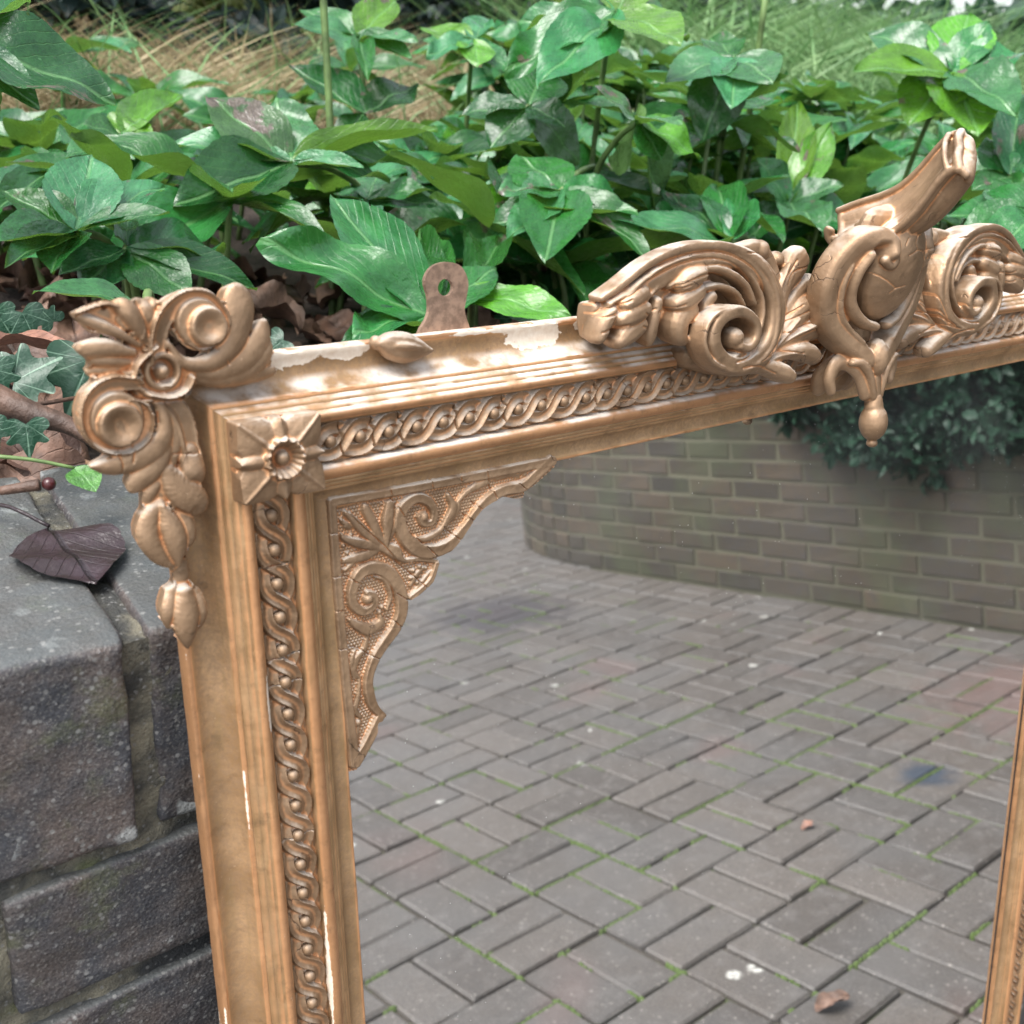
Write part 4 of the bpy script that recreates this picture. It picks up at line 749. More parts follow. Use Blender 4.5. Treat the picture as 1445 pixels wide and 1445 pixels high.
# --- relief: a height field laid over strokes, trimmed to their outline and walled down to the ground it sits on
class Relief:
    def __init__(s, u0, u1, v0, v1, res):
        s.u = np.arange(u0, u1 + res, res); s.v = np.arange(v0, v1 + res, res); s.res = res
        s.U, s.V = np.meshgrid(s.u, s.v); s.H = np.zeros_like(s.U)
    def field(s, pts, k=5):
        P = np.array(pts, float)
        if len(P) > 1: P = catmull(P, k); P[:, 2] = np.maximum(P[:, 2], .3)
        m = P[:, 2].max() + 1
        i0, i1 = np.searchsorted(s.v, [P[:, 1].min() - m, P[:, 1].max() + m]); j0, j1 = np.searchsorted(s.u, [P[:, 0].min() - m, P[:, 0].max() + m])
        U, V = s.U[i0:i1, j0:j1], s.V[i0:i1, j0:j1]; R = np.full(U.shape, 9.); A = np.zeros(U.shape); WW = np.ones(U.shape); SG = np.zeros(U.shape)
        if len(P) == 1: d = np.hypot(U - P[0, 0], V - P[0, 1]); return (i0, i1, j0, j1), d / P[0, 2], A, np.full(U.shape, P[0, 2]), SG
        n = len(P) - 1
        for q in range(n):
            a, b = P[q], P[q + 1]; du, dv = b[0] - a[0], b[1] - a[1]; L2 = du * du + dv * dv + 1e-9
            t = np.clip(((U - a[0]) * du + (V - a[1]) * dv) / L2, 0, 1); w = a[2] + t * (b[2] - a[2])
            r = np.hypot(U - a[0] - t * du, V - a[1] - t * dv) / w; k_ = r < R
            R[k_] = r[k_]; A[k_] = ((q + t) / n)[k_]; WW[k_] = w[k_]; SG[k_] = np.sign((U - a[0]) * dv - (V - a[1]) * du)[k_]
        return (i0, i1, j0, j1), R, A, WW, SG
    def stroke(s, kind, h, pts, base=0.):
        (i0, i1, j0, j1), r, a, w, sg = s.field(pts); sm = lambda x: np.clip(x, 0, 1) ** 2 * (3 - 2 * np.clip(x, 0, 1)); c = np.sqrt(np.clip(1 - r * r, 0, 1))
        if kind in ('gutL', 'gutR'):                     # ribbon rolled up at its outer edge, hollowing towards the inside
            x = sg * r * (1 if kind == 'gutR' else -1); p = (.70 + .17 * np.clip((x + 1) / 2, 0, 1) ** 1.6 + .13 * np.exp(-((x - .74) / .17) ** 2) + .06 * np.exp(-((x + .82) / .12) ** 2)) * sm((1 - r) / .14)
        elif kind == 'gut': p = (.60 + .40 * np.exp(-((r - .74) / .17) ** 2) + .10 * r * r) * sm((1 - r) / .16)
        elif kind == 'leaf':
            x = sg * r; p = (.72 + .28 * c ** .9) * sm((1 - r) / .10) * (.86 + .14 * np.sin(math.pi * np.clip(a, 0, 1)))
        elif kind == 'fill': p = sm((1 - r) / .25)
        elif kind == 'disc': p = (.86 + .14 * sm((r - .15) / .66)) * sm((1 - r) / .10)
        elif kind == 'flat': p = sm((1 - r) / .22) * (1 - .06 * np.exp(-(r / .5) ** 2))
        elif kind == 'rim' or kind == 'ball': p = c
        elif kind == 'crack':
            H = s.H[i0:i1, j0:j1]; H[(r < 1) & (H > 1.2)] -= h * (1 - r[(r < 1) & (H > 1.2)]) ** .5; return
        H = s.H[i0:i1, j0:j1]; np.maximum(H, np.where(r < 1, base + (h - base) * p, 0), out=H)
    def blur(s, n=1):
        for _ in range(n):
            M = s.H > 0; W_ = M.astype(float); H = s.H * W_
            def sh(A): B = np.pad(A, 1); return B[:-2, 1:-1] + B[2:, 1:-1] + B[1:-1, :-2] + B[1:-1, 2:] + 2 * A
            s.H = np.where(M, sh(H) / np.maximum(sh(W_), 1e-6), 0)
    def mesh(s, name, n0, mat=M_GOLD, wob=.10, thr=.8, floor=None, sharp=55, under=0, edge=0):
        M = s.H > thr
        def mx(A, f): B = np.pad(A, 1, mode='edge'); return f.reduce([B[i:i + A.shape[0], j:j + A.shape[1]] for i in range(3) for j in range(3)])
        if edge:                                         # crisp arris: the rim of the field stands as high as what is just inside it
            rim = M & ~mx(mx(M, np.logical_and), np.logical_and); s.H = np.where(rim, np.maximum(s.H, edge * mx(mx(mx(s.H, np.maximum), np.maximum), np.maximum)), s.H)
        H = s.H + wob * vnoise(np.c_[s.U.ravel(), s.V.ravel()], 2.2, 4).reshape(s.H.shape) + .6 * wob * vnoise(np.c_[s.U.ravel(), s.V.ravel()], .9, 5).reshape(s.H.shape)
        q = M[:-1, :-1] & M[1:, :-1] & M[:-1, 1:] & M[1:, 1:]; idx = np.arange(M.size).reshape(M.shape)
        F = np.stack([idx[:-1, :-1][q], idx[:-1, 1:][q], idx[1:, 1:][q], idx[1:, :-1][q]], -1)
        used = np.unique(F); re = np.full(M.size, -1); re[used] = np.arange(len(used)); F = re[F]
        V = np.c_[s.U.ravel()[used], s.V.ravel()[used], n0 + H.ravel()[used]]
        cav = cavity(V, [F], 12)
        E = np.vstack([F[:, [0, 1]], F[:, [1, 2]], F[:, [2, 3]], F[:, [3, 0]]]); key = np.sort(E, 1); _, inv, cnt = np.unique(key[:, 0] * len(V) + key[:, 1], return_inverse=True, return_counts=True)
        B = E[cnt[inv.ravel()] == 1]; nx = {a: b for a, b in B}; ba = B[:, 0]; bb = B[:, 1]
        for _ in range(12 if edge else 6):              # smooth the stepped outline
            acc = np.zeros((len(V), 2)); c = np.zeros(len(V)); np.add.at(acc, ba, V[bb, :2]); np.add.at(acc, bb, V[ba, :2]); np.add.at(c, ba, 1); np.add.at(c, bb, 1); k = c > 0
            V[k, :2] = .5 * V[k, :2] + .5 * acc[k] / c[k][:, None]
        bs = np.unique(B); lo = np.full(len(V), -1); lo[bs] = len(V) + np.arange(len(bs)); mid = lo + len(bs) * (lo >= 0)
        Vm = V[bs].copy(); Vm[:, 2] = n0 + (Vm[:, 2] - n0) * .5; Vl = V[bs].copy(); Vl[:, 2] = n0
        if under:                                        # the moulding is undercut: its back is smaller than its face
            on_ = np.zeros((len(lo), 2)); d = V[bb, :2] - V[ba, :2]; d = np.c_[d[:, 1], -d[:, 0]]; np.add.at(on_, ba, d); np.add.at(on_, bb, d)
            for _ in range(14): on_[ba] = .5 * on_[ba] + .5 * on_[bb]; on_[bb] = .5 * on_[bb] + .5 * on_[ba]
            on_ = on_[bs]; on_ /= np.linalg.norm(on_, axis=1)[:, None] + 1e-9
            Vm[:, :2] -= on_ * under * .45; Vl[:, :2] -= on_ * under
        F2 = np.c_[B[:, 1], B[:, 0], lo[B[:, 0]], lo[B[:, 1]]]; F3 = np.c_[lo[B[:, 1]], lo[B[:, 0]], mid[B[:, 0]], mid[B[:, 1]]]
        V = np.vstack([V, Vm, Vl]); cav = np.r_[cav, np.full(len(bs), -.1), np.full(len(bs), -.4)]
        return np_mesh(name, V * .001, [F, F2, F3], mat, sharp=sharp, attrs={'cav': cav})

# corner ornament: two scrolls, acanthus, a boss and hanging buds
R_ = Relief(-122, 26, -120, 78, .45)
for k, h, p in CORNER:
    if k == 'fill' and len(p) > 1:
        for q in p: R_.stroke(k, h, [q])
    elif k != 'crack': R_.stroke(k, h + 1.5, p)
bu, bv, br = BOSS
R_.stroke('fill', 15, [(bu, bv, br * 1.75)])
(i0, i1, j0, j1), r, *_ = R_.field([(bu, bv, br)]); Hs = R_.H[i0:i1, j0:j1]
Hs -= 5.5 * np.clip((1 - r) / .12, 0, 1); np.maximum(Hs, np.where(r < .60, 9.5 + 7 * np.sqrt(np.clip(1 - (r / .60) ** 2, 0, 1)), 0), out=Hs)
R_.blur(1)
for k, h, p in CORNER:
    if k == 'crack': R_.stroke(k, h, [(a, b, .5) for a, b, c in p])
R_.H *= .84; me = R_.mesh('corner_ornament', -15.5, wob=.08, under=2.2, edge=.88, thr=2.5)
mpart('corner_ornament', me); mpart('corner_ornament', me, m=Matrix.Translation((UR * .001, 0, 0)) @ Matrix.Diagonal((-1, 1, 1, 1)))

# pierced-looking spandrel bracket lying on the glass in the corner
def inside(U, V, P):
    P = np.array(P); r = np.zeros(U.shape, bool)
    for (a, b), (c, d) in zip(P, np.roll(P, -1, 0)):
        k = ((b > V) != (d > V)); r ^= k & (U < (c - a) * (V - b) / (d - b + 1e-12) + a)
    return r
bo = np.array(BRACKET_OUT); bc = catmull(np.vstack([bo, bo[:1]]), 4); R_ = Relief(bo[:, 0].min() - 2, bo[:, 0].max() + 2, bo[:, 1].min() - 2, bo[:, 1].max() + 2, .36)
ins = inside(R_.U, R_.V, np.vstack([bo[:4], catmull(bo[4:], 4)]))
R_.H = np.where(ins, 2.3, 0)
pit = 1.75; a = R_.U / pit; b = R_.V / (pit * .866); row = np.round(b); fx = (a - .5 * (row % 2)) - np.round(a - .5 * (row % 2)); fy = b - row
R_.H += np.where(ins, 1.0 * np.sqrt(np.clip(1 - ((fx * pit) ** 2 + (fy * pit * .866) ** 2) / .72 ** 2, 0, 1)), 0)
for k, h, p in BRACKET: R_.stroke(k, h - .2, p, 1.6)
R_.H = np.where(ins, R_.H, 0); R_.blur(1)
for p in BRACKET_CRACK: R_.stroke('crack', 1.1, [(a, b, .30) for a, b in p])
me = R_.mesh('corner_bracket', -14.9, wob=.08)
mpart('corner_bracket', me)

# rosette block with eight petals and a frilled cup
R_ = Relief(-22.5, 16.5, -13.5, 21.5, .4); cu, cv = -3., 4.
x, y = (R_.U - cu) / 19., (R_.V - cv) / 17.; sq = (np.abs(x) < 1) & (np.abs(y) < 1); R_.H = np.where(sq, 9.0, 0)
th = np.arctan2(y, x); rr = np.hypot(x, y)
for k in range(4):
    for q, (L_, wd, hh) in enumerate(((1.37, .54, 15.5), (1.0, .33, 15.8))):
        a0 = (k + (.5 if q == 0 else 0)) * math.pi / 2; px = x * math.cos(a0) + y * math.sin(a0); py = -x * math.sin(a0) + y * math.cos(a0); t = px / L_
        wv = wd * np.sin(math.pi * np.clip(t * .86 + .10, 0, 1)) ** .75; e = np.abs(py) / np.maximum(wv, 1e-3); ok = (t > .1) & (t < 1) & (e < 1) & sq
        R_.H = np.maximum(R_.H, np.where(ok, 10.8 + (hh - 10.8) * (1 - .62 * e ** 2.2 + .26 * np.exp(-(e / .10) ** 2)) * (1 - .30 * t ** 2), 0)) if q == 0 else np.where(ok & (rr > .2), np.maximum(R_.H, 10.8 + (hh - 9.8) * (1 - .7 * e ** 1.5) * (1 - .25 * t)), R_.H)
d = np.hypot(R_.U - cu, R_.V - cv); fr = 1 + .06 * np.cos(th * 13)
R_.H = np.where(d < 8.6 * fr, 11.5 + 6.5 * np.clip((d - 3.0) / 4.6, 0, 1) ** 1.2 + .55 * np.cos(th * 16) * np.clip((d - 4) / 3, 0, 1), R_.H)
R_.H = np.maximum(R_.H, np.where(d < 3.5, 12. + 4.8 * np.sqrt(np.clip(1 - (d / 3.5) ** 2, 0, 1)), 0)); R_.blur(1)
me = R_.mesh('corner_rosette', -8.9, wob=.12)
for m in (Matrix(), Matrix.Translation((UR * .001, 0, 0)) @ Matrix.Diagonal((-1, 1, 1, 1)), Matrix.Translation((0, VB * .001, 0)) @ Matrix.Diagonal((1, -1, 1, 1)), Matrix.Translation((UR * .001, VB * .001, 0)) @ Matrix.Diagonal((-1, -1, 1, 1))): mpart('corner_rosette', me, m=m)

# running guilloche: fluted S ribbons weaving round raised beads
def guilloche(x0, x1, pitch, eye0, flip, cracks):
    res = .42; R_ = Relief(x0, x1, -9.4, 9.4, res); R_.H = np.full(R_.U.shape, .55)
    ks = np.arange(math.floor((x0 - eye0) / pitch) - 1, math.ceil((x1 - eye0) / pitch) + 1)
    for k in ks:
        e = eye0 + k * pitch; t = np.linspace(-.44, 1.44, 40); yy = 6.0 * np.tanh((t - .5) * 3.4) * np.cos(np.clip(np.abs(t - .5) - .5, 0, 1) * 1.5)
        P = np.c_[e + t * pitch, yy, np.full(40, 3.3)]; P = P[np.linspace(0, 39, 22).astype(int)]
        lo, hi = P[:, 0].min() - 4, P[:, 0].max() + 4; j0, j1 = np.searchsorted(R_.u, [lo, hi])
        if j1 - j0 < 2: continue
        U, V = R_.U[:, j0:j1], R_.V[:, j0:j1]; r = np.full(U.shape, 9.); A = np.zeros(U.shape)
        for a, b, q in zip(P[:-1], P[1:], range(21)):
            du, dv = b[0] - a[0], b[1] - a[1]; tt = np.clip(((U - a[0]) * du + (V - a[1]) * dv) / (du * du + dv * dv), 0, 1); d = np.hypot(U - a[0] - tt * du, V - a[1] - tt * dv) / 3.3; m_ = d < r; r[m_] = d[m_]; A[m_] = ((q + tt) / 21)[m_]
        hh = 6.6 - 4.2 * np.abs(A * 1.88 - .94) ** 1.6
        p = (.50 + .50 * np.clip(r / .84, 0, 1) ** 1.8) * np.clip((1 - r) / .16, 0, 1) ** .7
        H = R_.H[:, j0:j1]; np.maximum(H, np.where(r < 1, hh * p, 0), out=H)
        d = np.hypot(U - e, V); np.maximum(H, 2.6 * np.exp(-((d - 2.9) / .5) ** 2), out=H)
    R_.H += .25 * np.clip(vnoise(np.c_[R_.U.ravel(), R_.V.ravel()], 1.6, 3).reshape(R_.H.shape), 0, 1) * (R_.H < 1.5); R_.blur(1)
    R_.H = .55 + (R_.H - .55) * .80
    for c, sl in cracks: R_.stroke('crack', 2.5, [(c, -9, .35), (c + sl * .5, -2, .35), (c + sl * .2, 3, .35), (c + sl, 9, .35)])
    if flip:                                            # run down the stile: x -> -v, y -> u
        me = R_.mesh('guilloche_band', -8.6, wob=.1, thr=.1); v = np.zeros(len(me.vertices) * 3, np.float32); me.vertices.foreach_get('co', v); v = v.reshape(-1, 3)
        me.vertices.foreach_set('co', np.c_[v[:, 1] - .005, .005 - v[:, 0], v[:, 2]].astype(np.float32).ravel()); me.update()
    else:
        me = R_.mesh('guilloche_band', -8.6, wob=.1, thr=.1); v = np.zeros(len(me.vertices) * 3, np.float32); me.vertices.foreach_get('co', v); v = v.reshape(-1, 3)
        me.vertices.foreach_set('co', np.c_[v[:, 0], v[:, 1] + .005, v[:, 2]].astype(np.float32).ravel()); me.update()
    return me, [eye0 + k * pitch for k in ks if x0 + 3 < eye0 + k * pitch < x1 - 3]
bm = bmesh.new(); bmesh.ops.create_uvsphere(bm, u_segments=14, v_segments=8, radius=.0029); [setattr(f, 'smooth', True) for f in bm.faces]
bead = bm_mesh(bm, 'bead', M_GOLD); at = bead.attributes.new('cav', 'FLOAT', 'POINT'); at.data.foreach_set('value', np.full(len(bead.vertices), .16, np.float32))
gr, er = guilloche(16.3, 738.9, 15., 25.2, False, [(31, -1), (46.5, 1), (62.5, -2), (92, 1), (122.5, -2), (182, 1), (240, 1), (300, -1), (410, 1)])
gs, es = guilloche(18.2, 1065, 15.3, 27.3, True, [(49, 1), (92, -1), (103.5, 1), (180, 1), (300, -1)])
for me, ee, vert, m in ((gr, er, False, Matrix()), (gs, es, True, Matrix()), (gs, es, True, Matrix.Translation(((UR + 10) * .001, 0, 0)))):
    o = mpart('guilloche_band', me, m=m)
    for e in ee:
        if vert and (e > 360 or not m.is_identity) and (e < 250 or e > 520 or m.is_identity): continue
        if not vert and (300 < e < 470 or e > 640): continue
        p = (-.005, (5 - e) * .001, -.0056) if vert else (e * .001, .005, -.0056)
        mpart('bead', bead, o, Matrix.Translation(p))

# --- clay: swept and rounded lumps fused into one carved solid
class Clay:
    def __init__(s): s.g = Geo()
    def ball(s, c, r, rot=None, n=14):
        th = np.linspace(0, math.pi, n // 2 + 2); ph = np.arange(n) * 2 * math.pi / n
        V = np.stack([np.sin(th)[:, None] * np.cos(ph), np.sin(th)[:, None] * np.sin(ph), np.cos(th)[:, None] * np.ones(n)], -1).reshape(-1, 3) * r
        if rot is not None: V = V @ np.array(rot).T
        s.g.add(V + np.array(c), [grid_faces(len(th), n, True)[:, ::-1]])
    def tube(s, P, d, cross=None, n=14, k=5, box=1.):
        """P rows (u,v,n,halfwidth); d half depth along the third axis ('cross' overrides the depth direction)"""
        Q = catmull(P, k); Q[:, 3] = np.maximum(Q[:, 3], .4); X = Q[:, :3]; T = np.gradient(X, axis=0); T /= np.linalg.norm(T, axis=1)[:, None] + 1e-9
        Z = np.array(cross if cross is not None else (0, 0, 1.)); A = np.cross(T, Z); A /= np.linalg.norm(A, axis=1)[:, None] + 1e-9; B = np.cross(A, T)
        D = np.broadcast_to(np.asarray(d, float), (len(Q),)) if np.ndim(d) == 0 else np.interp(np.linspace(0, 1, len(Q)), np.linspace(0, 1, len(d)), d)
        # rounded ends
        ext = []; 
        for sgn, i in ((-1, 0), (1, -1)):
            for f in (.45, .8, .97): ext.append((sgn, i, f))
        ths = np.arange(n) * 2 * math.pi / n; rings = []
        cb, sb = [np.sign(q) * np.abs(q) ** box for q in (np.cos(ths), np.sin(ths))]
        def ring(x, a, b, w, dd): rings.append(x + cb[:, None] * a * w + sb[:, None] * b * dd)
        for f in (.99, .8, .45): e = math.sqrt(1 - f * f); ring(X[0] - T[0] * f * min(Q[0, 3], D[0]), A[0], B[0], Q[0, 3] * e, D[0] * e)
        for i in range(len(Q)): ring(X[i], A[i], B[i], Q[i, 3], D[i])
        for f in (.45, .8, .99): e = math.sqrt(1 - f * f); ring(X[-1] + T[-1] * f * min(Q[-1, 3], D[-1]), A[-1], B[-1], Q[-1, 3] * e, D[-1] * e)
        V = np.vstack(rings); F = grid_faces(len(rings), n, True)[:, ::-1]; b = (len(rings) - 1) * n
        V = np.vstack([V, rings[0].mean(0), rings[-1].mean(0)]); m = len(V); j = np.arange(n)
        s.g.add(V, [F, np.c_[np.full(n, m - 2), j, (j + 1) % n], np.c_[np.full(n, m - 1), b + (j + 1) % n, b + j]])
    def mesh(s, name, vox=.75, it=1, mat=M_GOLD, grooves=()):
        me = s.g.mesh('tmp', None, smooth=False); o = bpy.data.objects.new('tmp', me); C.objects.link(o)
        md = o.modifiers.new('r', 'REMESH'); md.mode = 'VOXEL'; md.voxel_size = vox; md.adaptivity = 0
        dg = bpy.context.evaluated_depsgraph_get(); dg.update(); m2 = bpy.data.meshes.new_from_object(o.evaluated_get(dg)); bpy.data.objects.remove(o); bpy.data.meshes.remove(me)
        V = np.zeros(len(m2.vertices) * 3, np.float32); m2.vertices.foreach_get('co', V); V = V.reshape(-1, 3).astype(float)
        fs = np.zeros(len(m2.loops), np.int32); m2.loops.foreach_get('vertex_index', fs); lt = np.zeros(len(m2.polygons), np.int32); m2.polygons.foreach_get('loop_total', lt)
        bpy.data.meshes.remove(m2); F = fs.reshape(-1, 4) if (lt == 4).all() else None
        if F is None: raise RuntimeError('remesh gave non quads')
        V = smooth_mm(V, [F], it); cav = cavity(V, [F], 14)
        for P, wd_, dp in grooves:                       # tooled lines cut into the front
            P = catmull(P, 4); best = np.full(len(V), 9.); lo, hi = P.min(0) - 2, P.max(0) + 2; k = np.where(((V[:, :2] > lo[:2]) & (V[:, :2] < hi[:2])).all(1))[0]; X = V[k]
            for a, b in zip(P[:-1], P[1:]):
                du = b[:2] - a[:2]; t = np.clip(((X[:, :2] - a[:2]) @ du) / (du @ du + 1e-9), 0, 1); d = np.linalg.norm(X[:, :2] - a[:2] - t[:, None] * du, axis=1); d = np.where(np.abs(X[:, 2] - a[2] - t * (b[2] - a[2])) > 11, 9, d); best[k] = np.minimum(best[k], d)
            g_ = np.clip(1 - best / wd_, 0, 1) ** .8 * dp; V[:, 2] -= g_; cav -= g_ * .9
        V += (.16 * vnoise(V, 3.2, 6) + .10 * vnoise(V, 1.4, 7))[:, None] * .5
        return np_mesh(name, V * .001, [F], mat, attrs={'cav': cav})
cl = Clay()
for k, d, P in CREST:
    if k == 'tube': cl.tube(P, d, box=.8)
    elif k == 'box': cl.tube(P, d, box=.42, n=20)
    else:
        for u, v, n, w in P: cl.ball((u, v, n), (w, w, d))
cl.tube([(185, 40, -8, 9), (225, 52, -8, 14), (262, 56, -8, 14), (290, 40, -8, 12), (318, 44, -8, 10)], 8); cl.tube([(245, 20, -2, 7), (275, 14, -2, 8), (300, 24, -4, 8)], 9)
me = cl.mesh('crest_scroll', .65, grooves=[([q[:3] for q in P], w, d) for w, d, P in CREST_GROOVE])
mpart('crest_scroll', me); mpart('crest_scroll', me, m=Matrix.Translation((2 * UC * .001, 0, 0)) @ Matrix.Diagonal((-1, 1, 1, 1)))

# cartouche: an egg-shaped shield between C scrolls, leaning forward under a curled acanthus tongue
cl = Clay(); ax = np.array((0, 55.4, 20.)); ax /= np.linalg.norm(ax); nn = np.array((0, -ax[2], ax[1])); rot = np.stack([(1, 0, 0), ax, nn], 1)
cl.ball((UC, 60, 36), (23, 31.5, 15), rot, 28)
cl.tube([(UC, 88, 30, 20), (UC, 60, 22, 27), (UC, 30, 14, 22), (UC, 10, 10, 14)], [8, 9, 9, 9])
for sg in (-1, 1):
    f = lambda u, v, n, w: (UC + sg * u, v, n, w)
    cl.tube([f(-18, 68, 45, 3.2), f(-17, 75, 43, 4.5), f(-22, 79, 39, 6), f(-30, 76, 33, 8), f(-38, 65, 27, 9.5), f(-42, 51, 23, 10), f(-39, 36, 21, 9.5), f(-29, 24, 22, 8.5), f(-16, 14, 25, 7), f(-6, 6, 27, 5)], 8.5, box=.62, n=20)
    cl.tube([f(-21, 66, 46, 2.6), f(-16, 63, 47, 2.6), f(-14, 67, 48, 2.4), f(-17, 70, 48, 2.2)], 3)
    cl.tube([f(-27, 70, 40, 3), f(-31, 60, 35, 3.2), f(-31, 48, 31, 3.4), f(-26, 38, 30, 3.6), f(-16, 30, 31, 3.4), f(-6, 27, 32, 3)], 5)
    cl.tube([f(-36, 64, 34, 2), f(-39, 51, 31, 2), f(-36, 37, 29, 2), f(-27, 27, 29, 2), f(-15, 18, 31, 2)], 3)
    # drooping leaves under the shield
    cl.tube([f(-6, -14, 30, 4.5), f(-12, 0, 28, 5), f(-20, 7, 25, 5.5), f(-28, 6, 23, 5), f(-32, -2, 22, 4), f(-30, -10, 22, 2.5)], 3.5)
    cl.tube([f(-3, -15, 33, 2.6), f(-8, -2, 33, 2.8), f(-15, 6, 32, 2.8), f(-22, 7, 30, 2.2)], 3)
    cl.tube([f(-12, 4, 14, 9), f(-16, -4, 6, 8), f(-14, -12, 2, 5)], 5)
cl.ball((UC, 8, 31), (7.5, 12, 8.5)); cl.tube([(UC, -4, 30, 6), (UC, -14, 31, 5.5), (UC, -19, 32, 5)], 5)
cl.tube([(UC, 22, 14, 14), (UC, 6, 10, 14), (UC, -6, 4, 12)], 10)
# tongue: spine rises out of the back, arches over the shield and rolls forward
sp = [(0, 82, 3), (0, 84.5, 16), (0, 87, 30), (0, 91.5, 42), (0, 99, 51.5), (0, 107.5, 59), (0, 115, 65), (0, 120.5, 71), (0, 121.5, 77), (0, 117.5, 81), (0, 112, 81.5)]
wd = [12, 15, 17, 17.5, 17, 16, 15, 14.5, 14, 12.5, 9]
TH = math.radians(52); Wx = np.array((math.cos(TH), .88 * math.sin(TH), -.47 * math.sin(TH))); Nx = np.array((-math.sin(TH), .88 * math.cos(TH), -.47 * math.cos(TH)))   # leaf turned on its spine
def on(i, a, h): _, v, n = sp[i]; return np.array((UC, v, n)) + Wx * a * wd[i] + Nx * h
for a, h, r_, dd in ((-.62, 1.6, 2.4, .40), (-.3, .4, 2.2, .40), (0, 0, 2.2, .40), (.3, .4, 2.2, .40), (.62, 1.6, 2.4, .38)):
    cl.tube([(*on(i, a, h), r_) for i in range(len(sp))], [w * dd for w in wd], cross=Wx)
cl.tube([(*on(i, -.98, 5.6 - .2 * i), 2.2) for i in range(10)], 2.0, cross=Wx); cl.tube([(*on(i, .95, 5.6 - .2 * i), 2.0) for i in range(10)], 1.8, cross=Wx)
cl.tube([(*on(i, -.55, 2.8), 1.6) for i in range(1, 9)], 1.3, cross=Wx)
cl.tube([(*on(0, -.9, 0), 3.6), (*(on(0, -.85, 2) + (0, 0, -4)), 3.6), (*(on(0, -.75, 6) + (0, 1, -4)), 2.8), (*(on(0, -.65, 9) + (0, 1, -1)), 1.8)], 3.4)
cl.tube([(*on(0, -.9, 1), 3), (*on(0, 0, 0), 3), (*on(0, .9, 2), 3)], 3)
for a in (-.7, .05, .7): cl.tube([(*on(2, a, -3.5), 3), (*on(4, a, -4.5), 4), (*on(6, a, -5), 4.2), (*on(7, a, -4.5), 3.6)], 4.5, cross=Wx)
cl.tube([(UC, 84, 44, 8), (UC, 90, 56, 8), (UC, 99, 66, 8), (UC, 110, 77, 6)], 6, cross=(1, 0, 0))
cl.tube([(*on(8, a, h), r_) for a, h, r_ in ((-1, 4.5, 2.2), (-.5, 6.2, 3), (0, 5.4, 2.6), (.5, 6.4, 3), (1, 4.8, 2.2))], 2.6)
cl.tube([(*on(7, a, h), r_) for a, h, r_ in ((-.9, 5.5, 1.6), (-.4, 8.2, 2), (.3, 8.4, 2), (.9, 6, 1.6))], 1.8)
cl.ball((UC, 84, 26), (15, 6, 12))
mpart('crest_cartouche', cl.mesh('crest_cartouche', .62, grooves=[([(a, b, 44 + (b - 60) * .36) for a, b in P], .42, .9) for P in EGG_CRACK]))
cl = Clay(); cl.ball((UC, -31, 33), (8.6, 11.5, 8.6), n=22); cl.ball((UC, -44, 33), (3.6, 2.8, 3.6)); cl.tube([(UC, -17, 32, 4.5), (UC, -21, 32.5, 6), (UC, -23, 33, 6)], 5.5)
mpart('drop_finial', cl.mesh('drop_finial', .6))
cl = Clay(); cl.tube([(56, 43.5, -13, 2.5), (61, 42.5, -12, 6), (69, 40.5, -11, 7.2), (77, 38.8, -12, 5), (82.5, 38, -13, 1.5)], 5); cl.tube([(57, 42.5, -11, 1.5), (68, 41.6, -6.6, 1.8), (80, 38.8, -10, 1)], 2); cl.ball((55, 44, -12), (3, 3.4, 3))
mpart('seed_ornament', cl.mesh('seed_ornament', .55))

# hanging plate screwed to the back: waisted tab with a hole
out = catmull(np.array([(84, 30), (86.3, 43.6), (92.2, 52), (92.9, 60), (91.2, 68), (95.5, 74), (104, 76), (112.4, 73.6), (116.4, 66.5), (115.2, 59), (113.8, 52.5), (116.8, 43.2), (120, 30)]), 4)
bm = bmesh.new(); th = np.linspace(0, 2 * math.pi, 20, False); vs = [bm.verts.new((a, b, -24.2)) for a, b in out]; hs_ = [bm.verts.new((102.9 + 4.4 * math.cos(t), 64.3 + 4.0 * math.sin(t), -24.2)) for t in th]
es_ = [bm.edges.new((vs[i], vs[(i + 1) % len(vs)])) for i in range(len(vs))] + [bm.edges.new((hs_[i], hs_[(i + 1) % 20])) for i in range(20)]
bmesh.ops.triangle_fill(bm, edges=es_, use_beauty=True); ex = bmesh.ops.extrude_face_region(bm, geom=list(bm.faces)); bmesh.ops.translate(bm, vec=(0, 0, -2.2), verts=[v for v in ex['geom'] if isinstance(v, bmesh.types.BMVert)])
bmesh.ops.recalc_face_normals(bm, faces=bm.faces); bmesh.ops.scale(bm, vec=(.001,) * 3, verts=bm.verts)
mpart('hanging_plate', bm_mesh(bm, 'hanging_plate', M_PLATE))

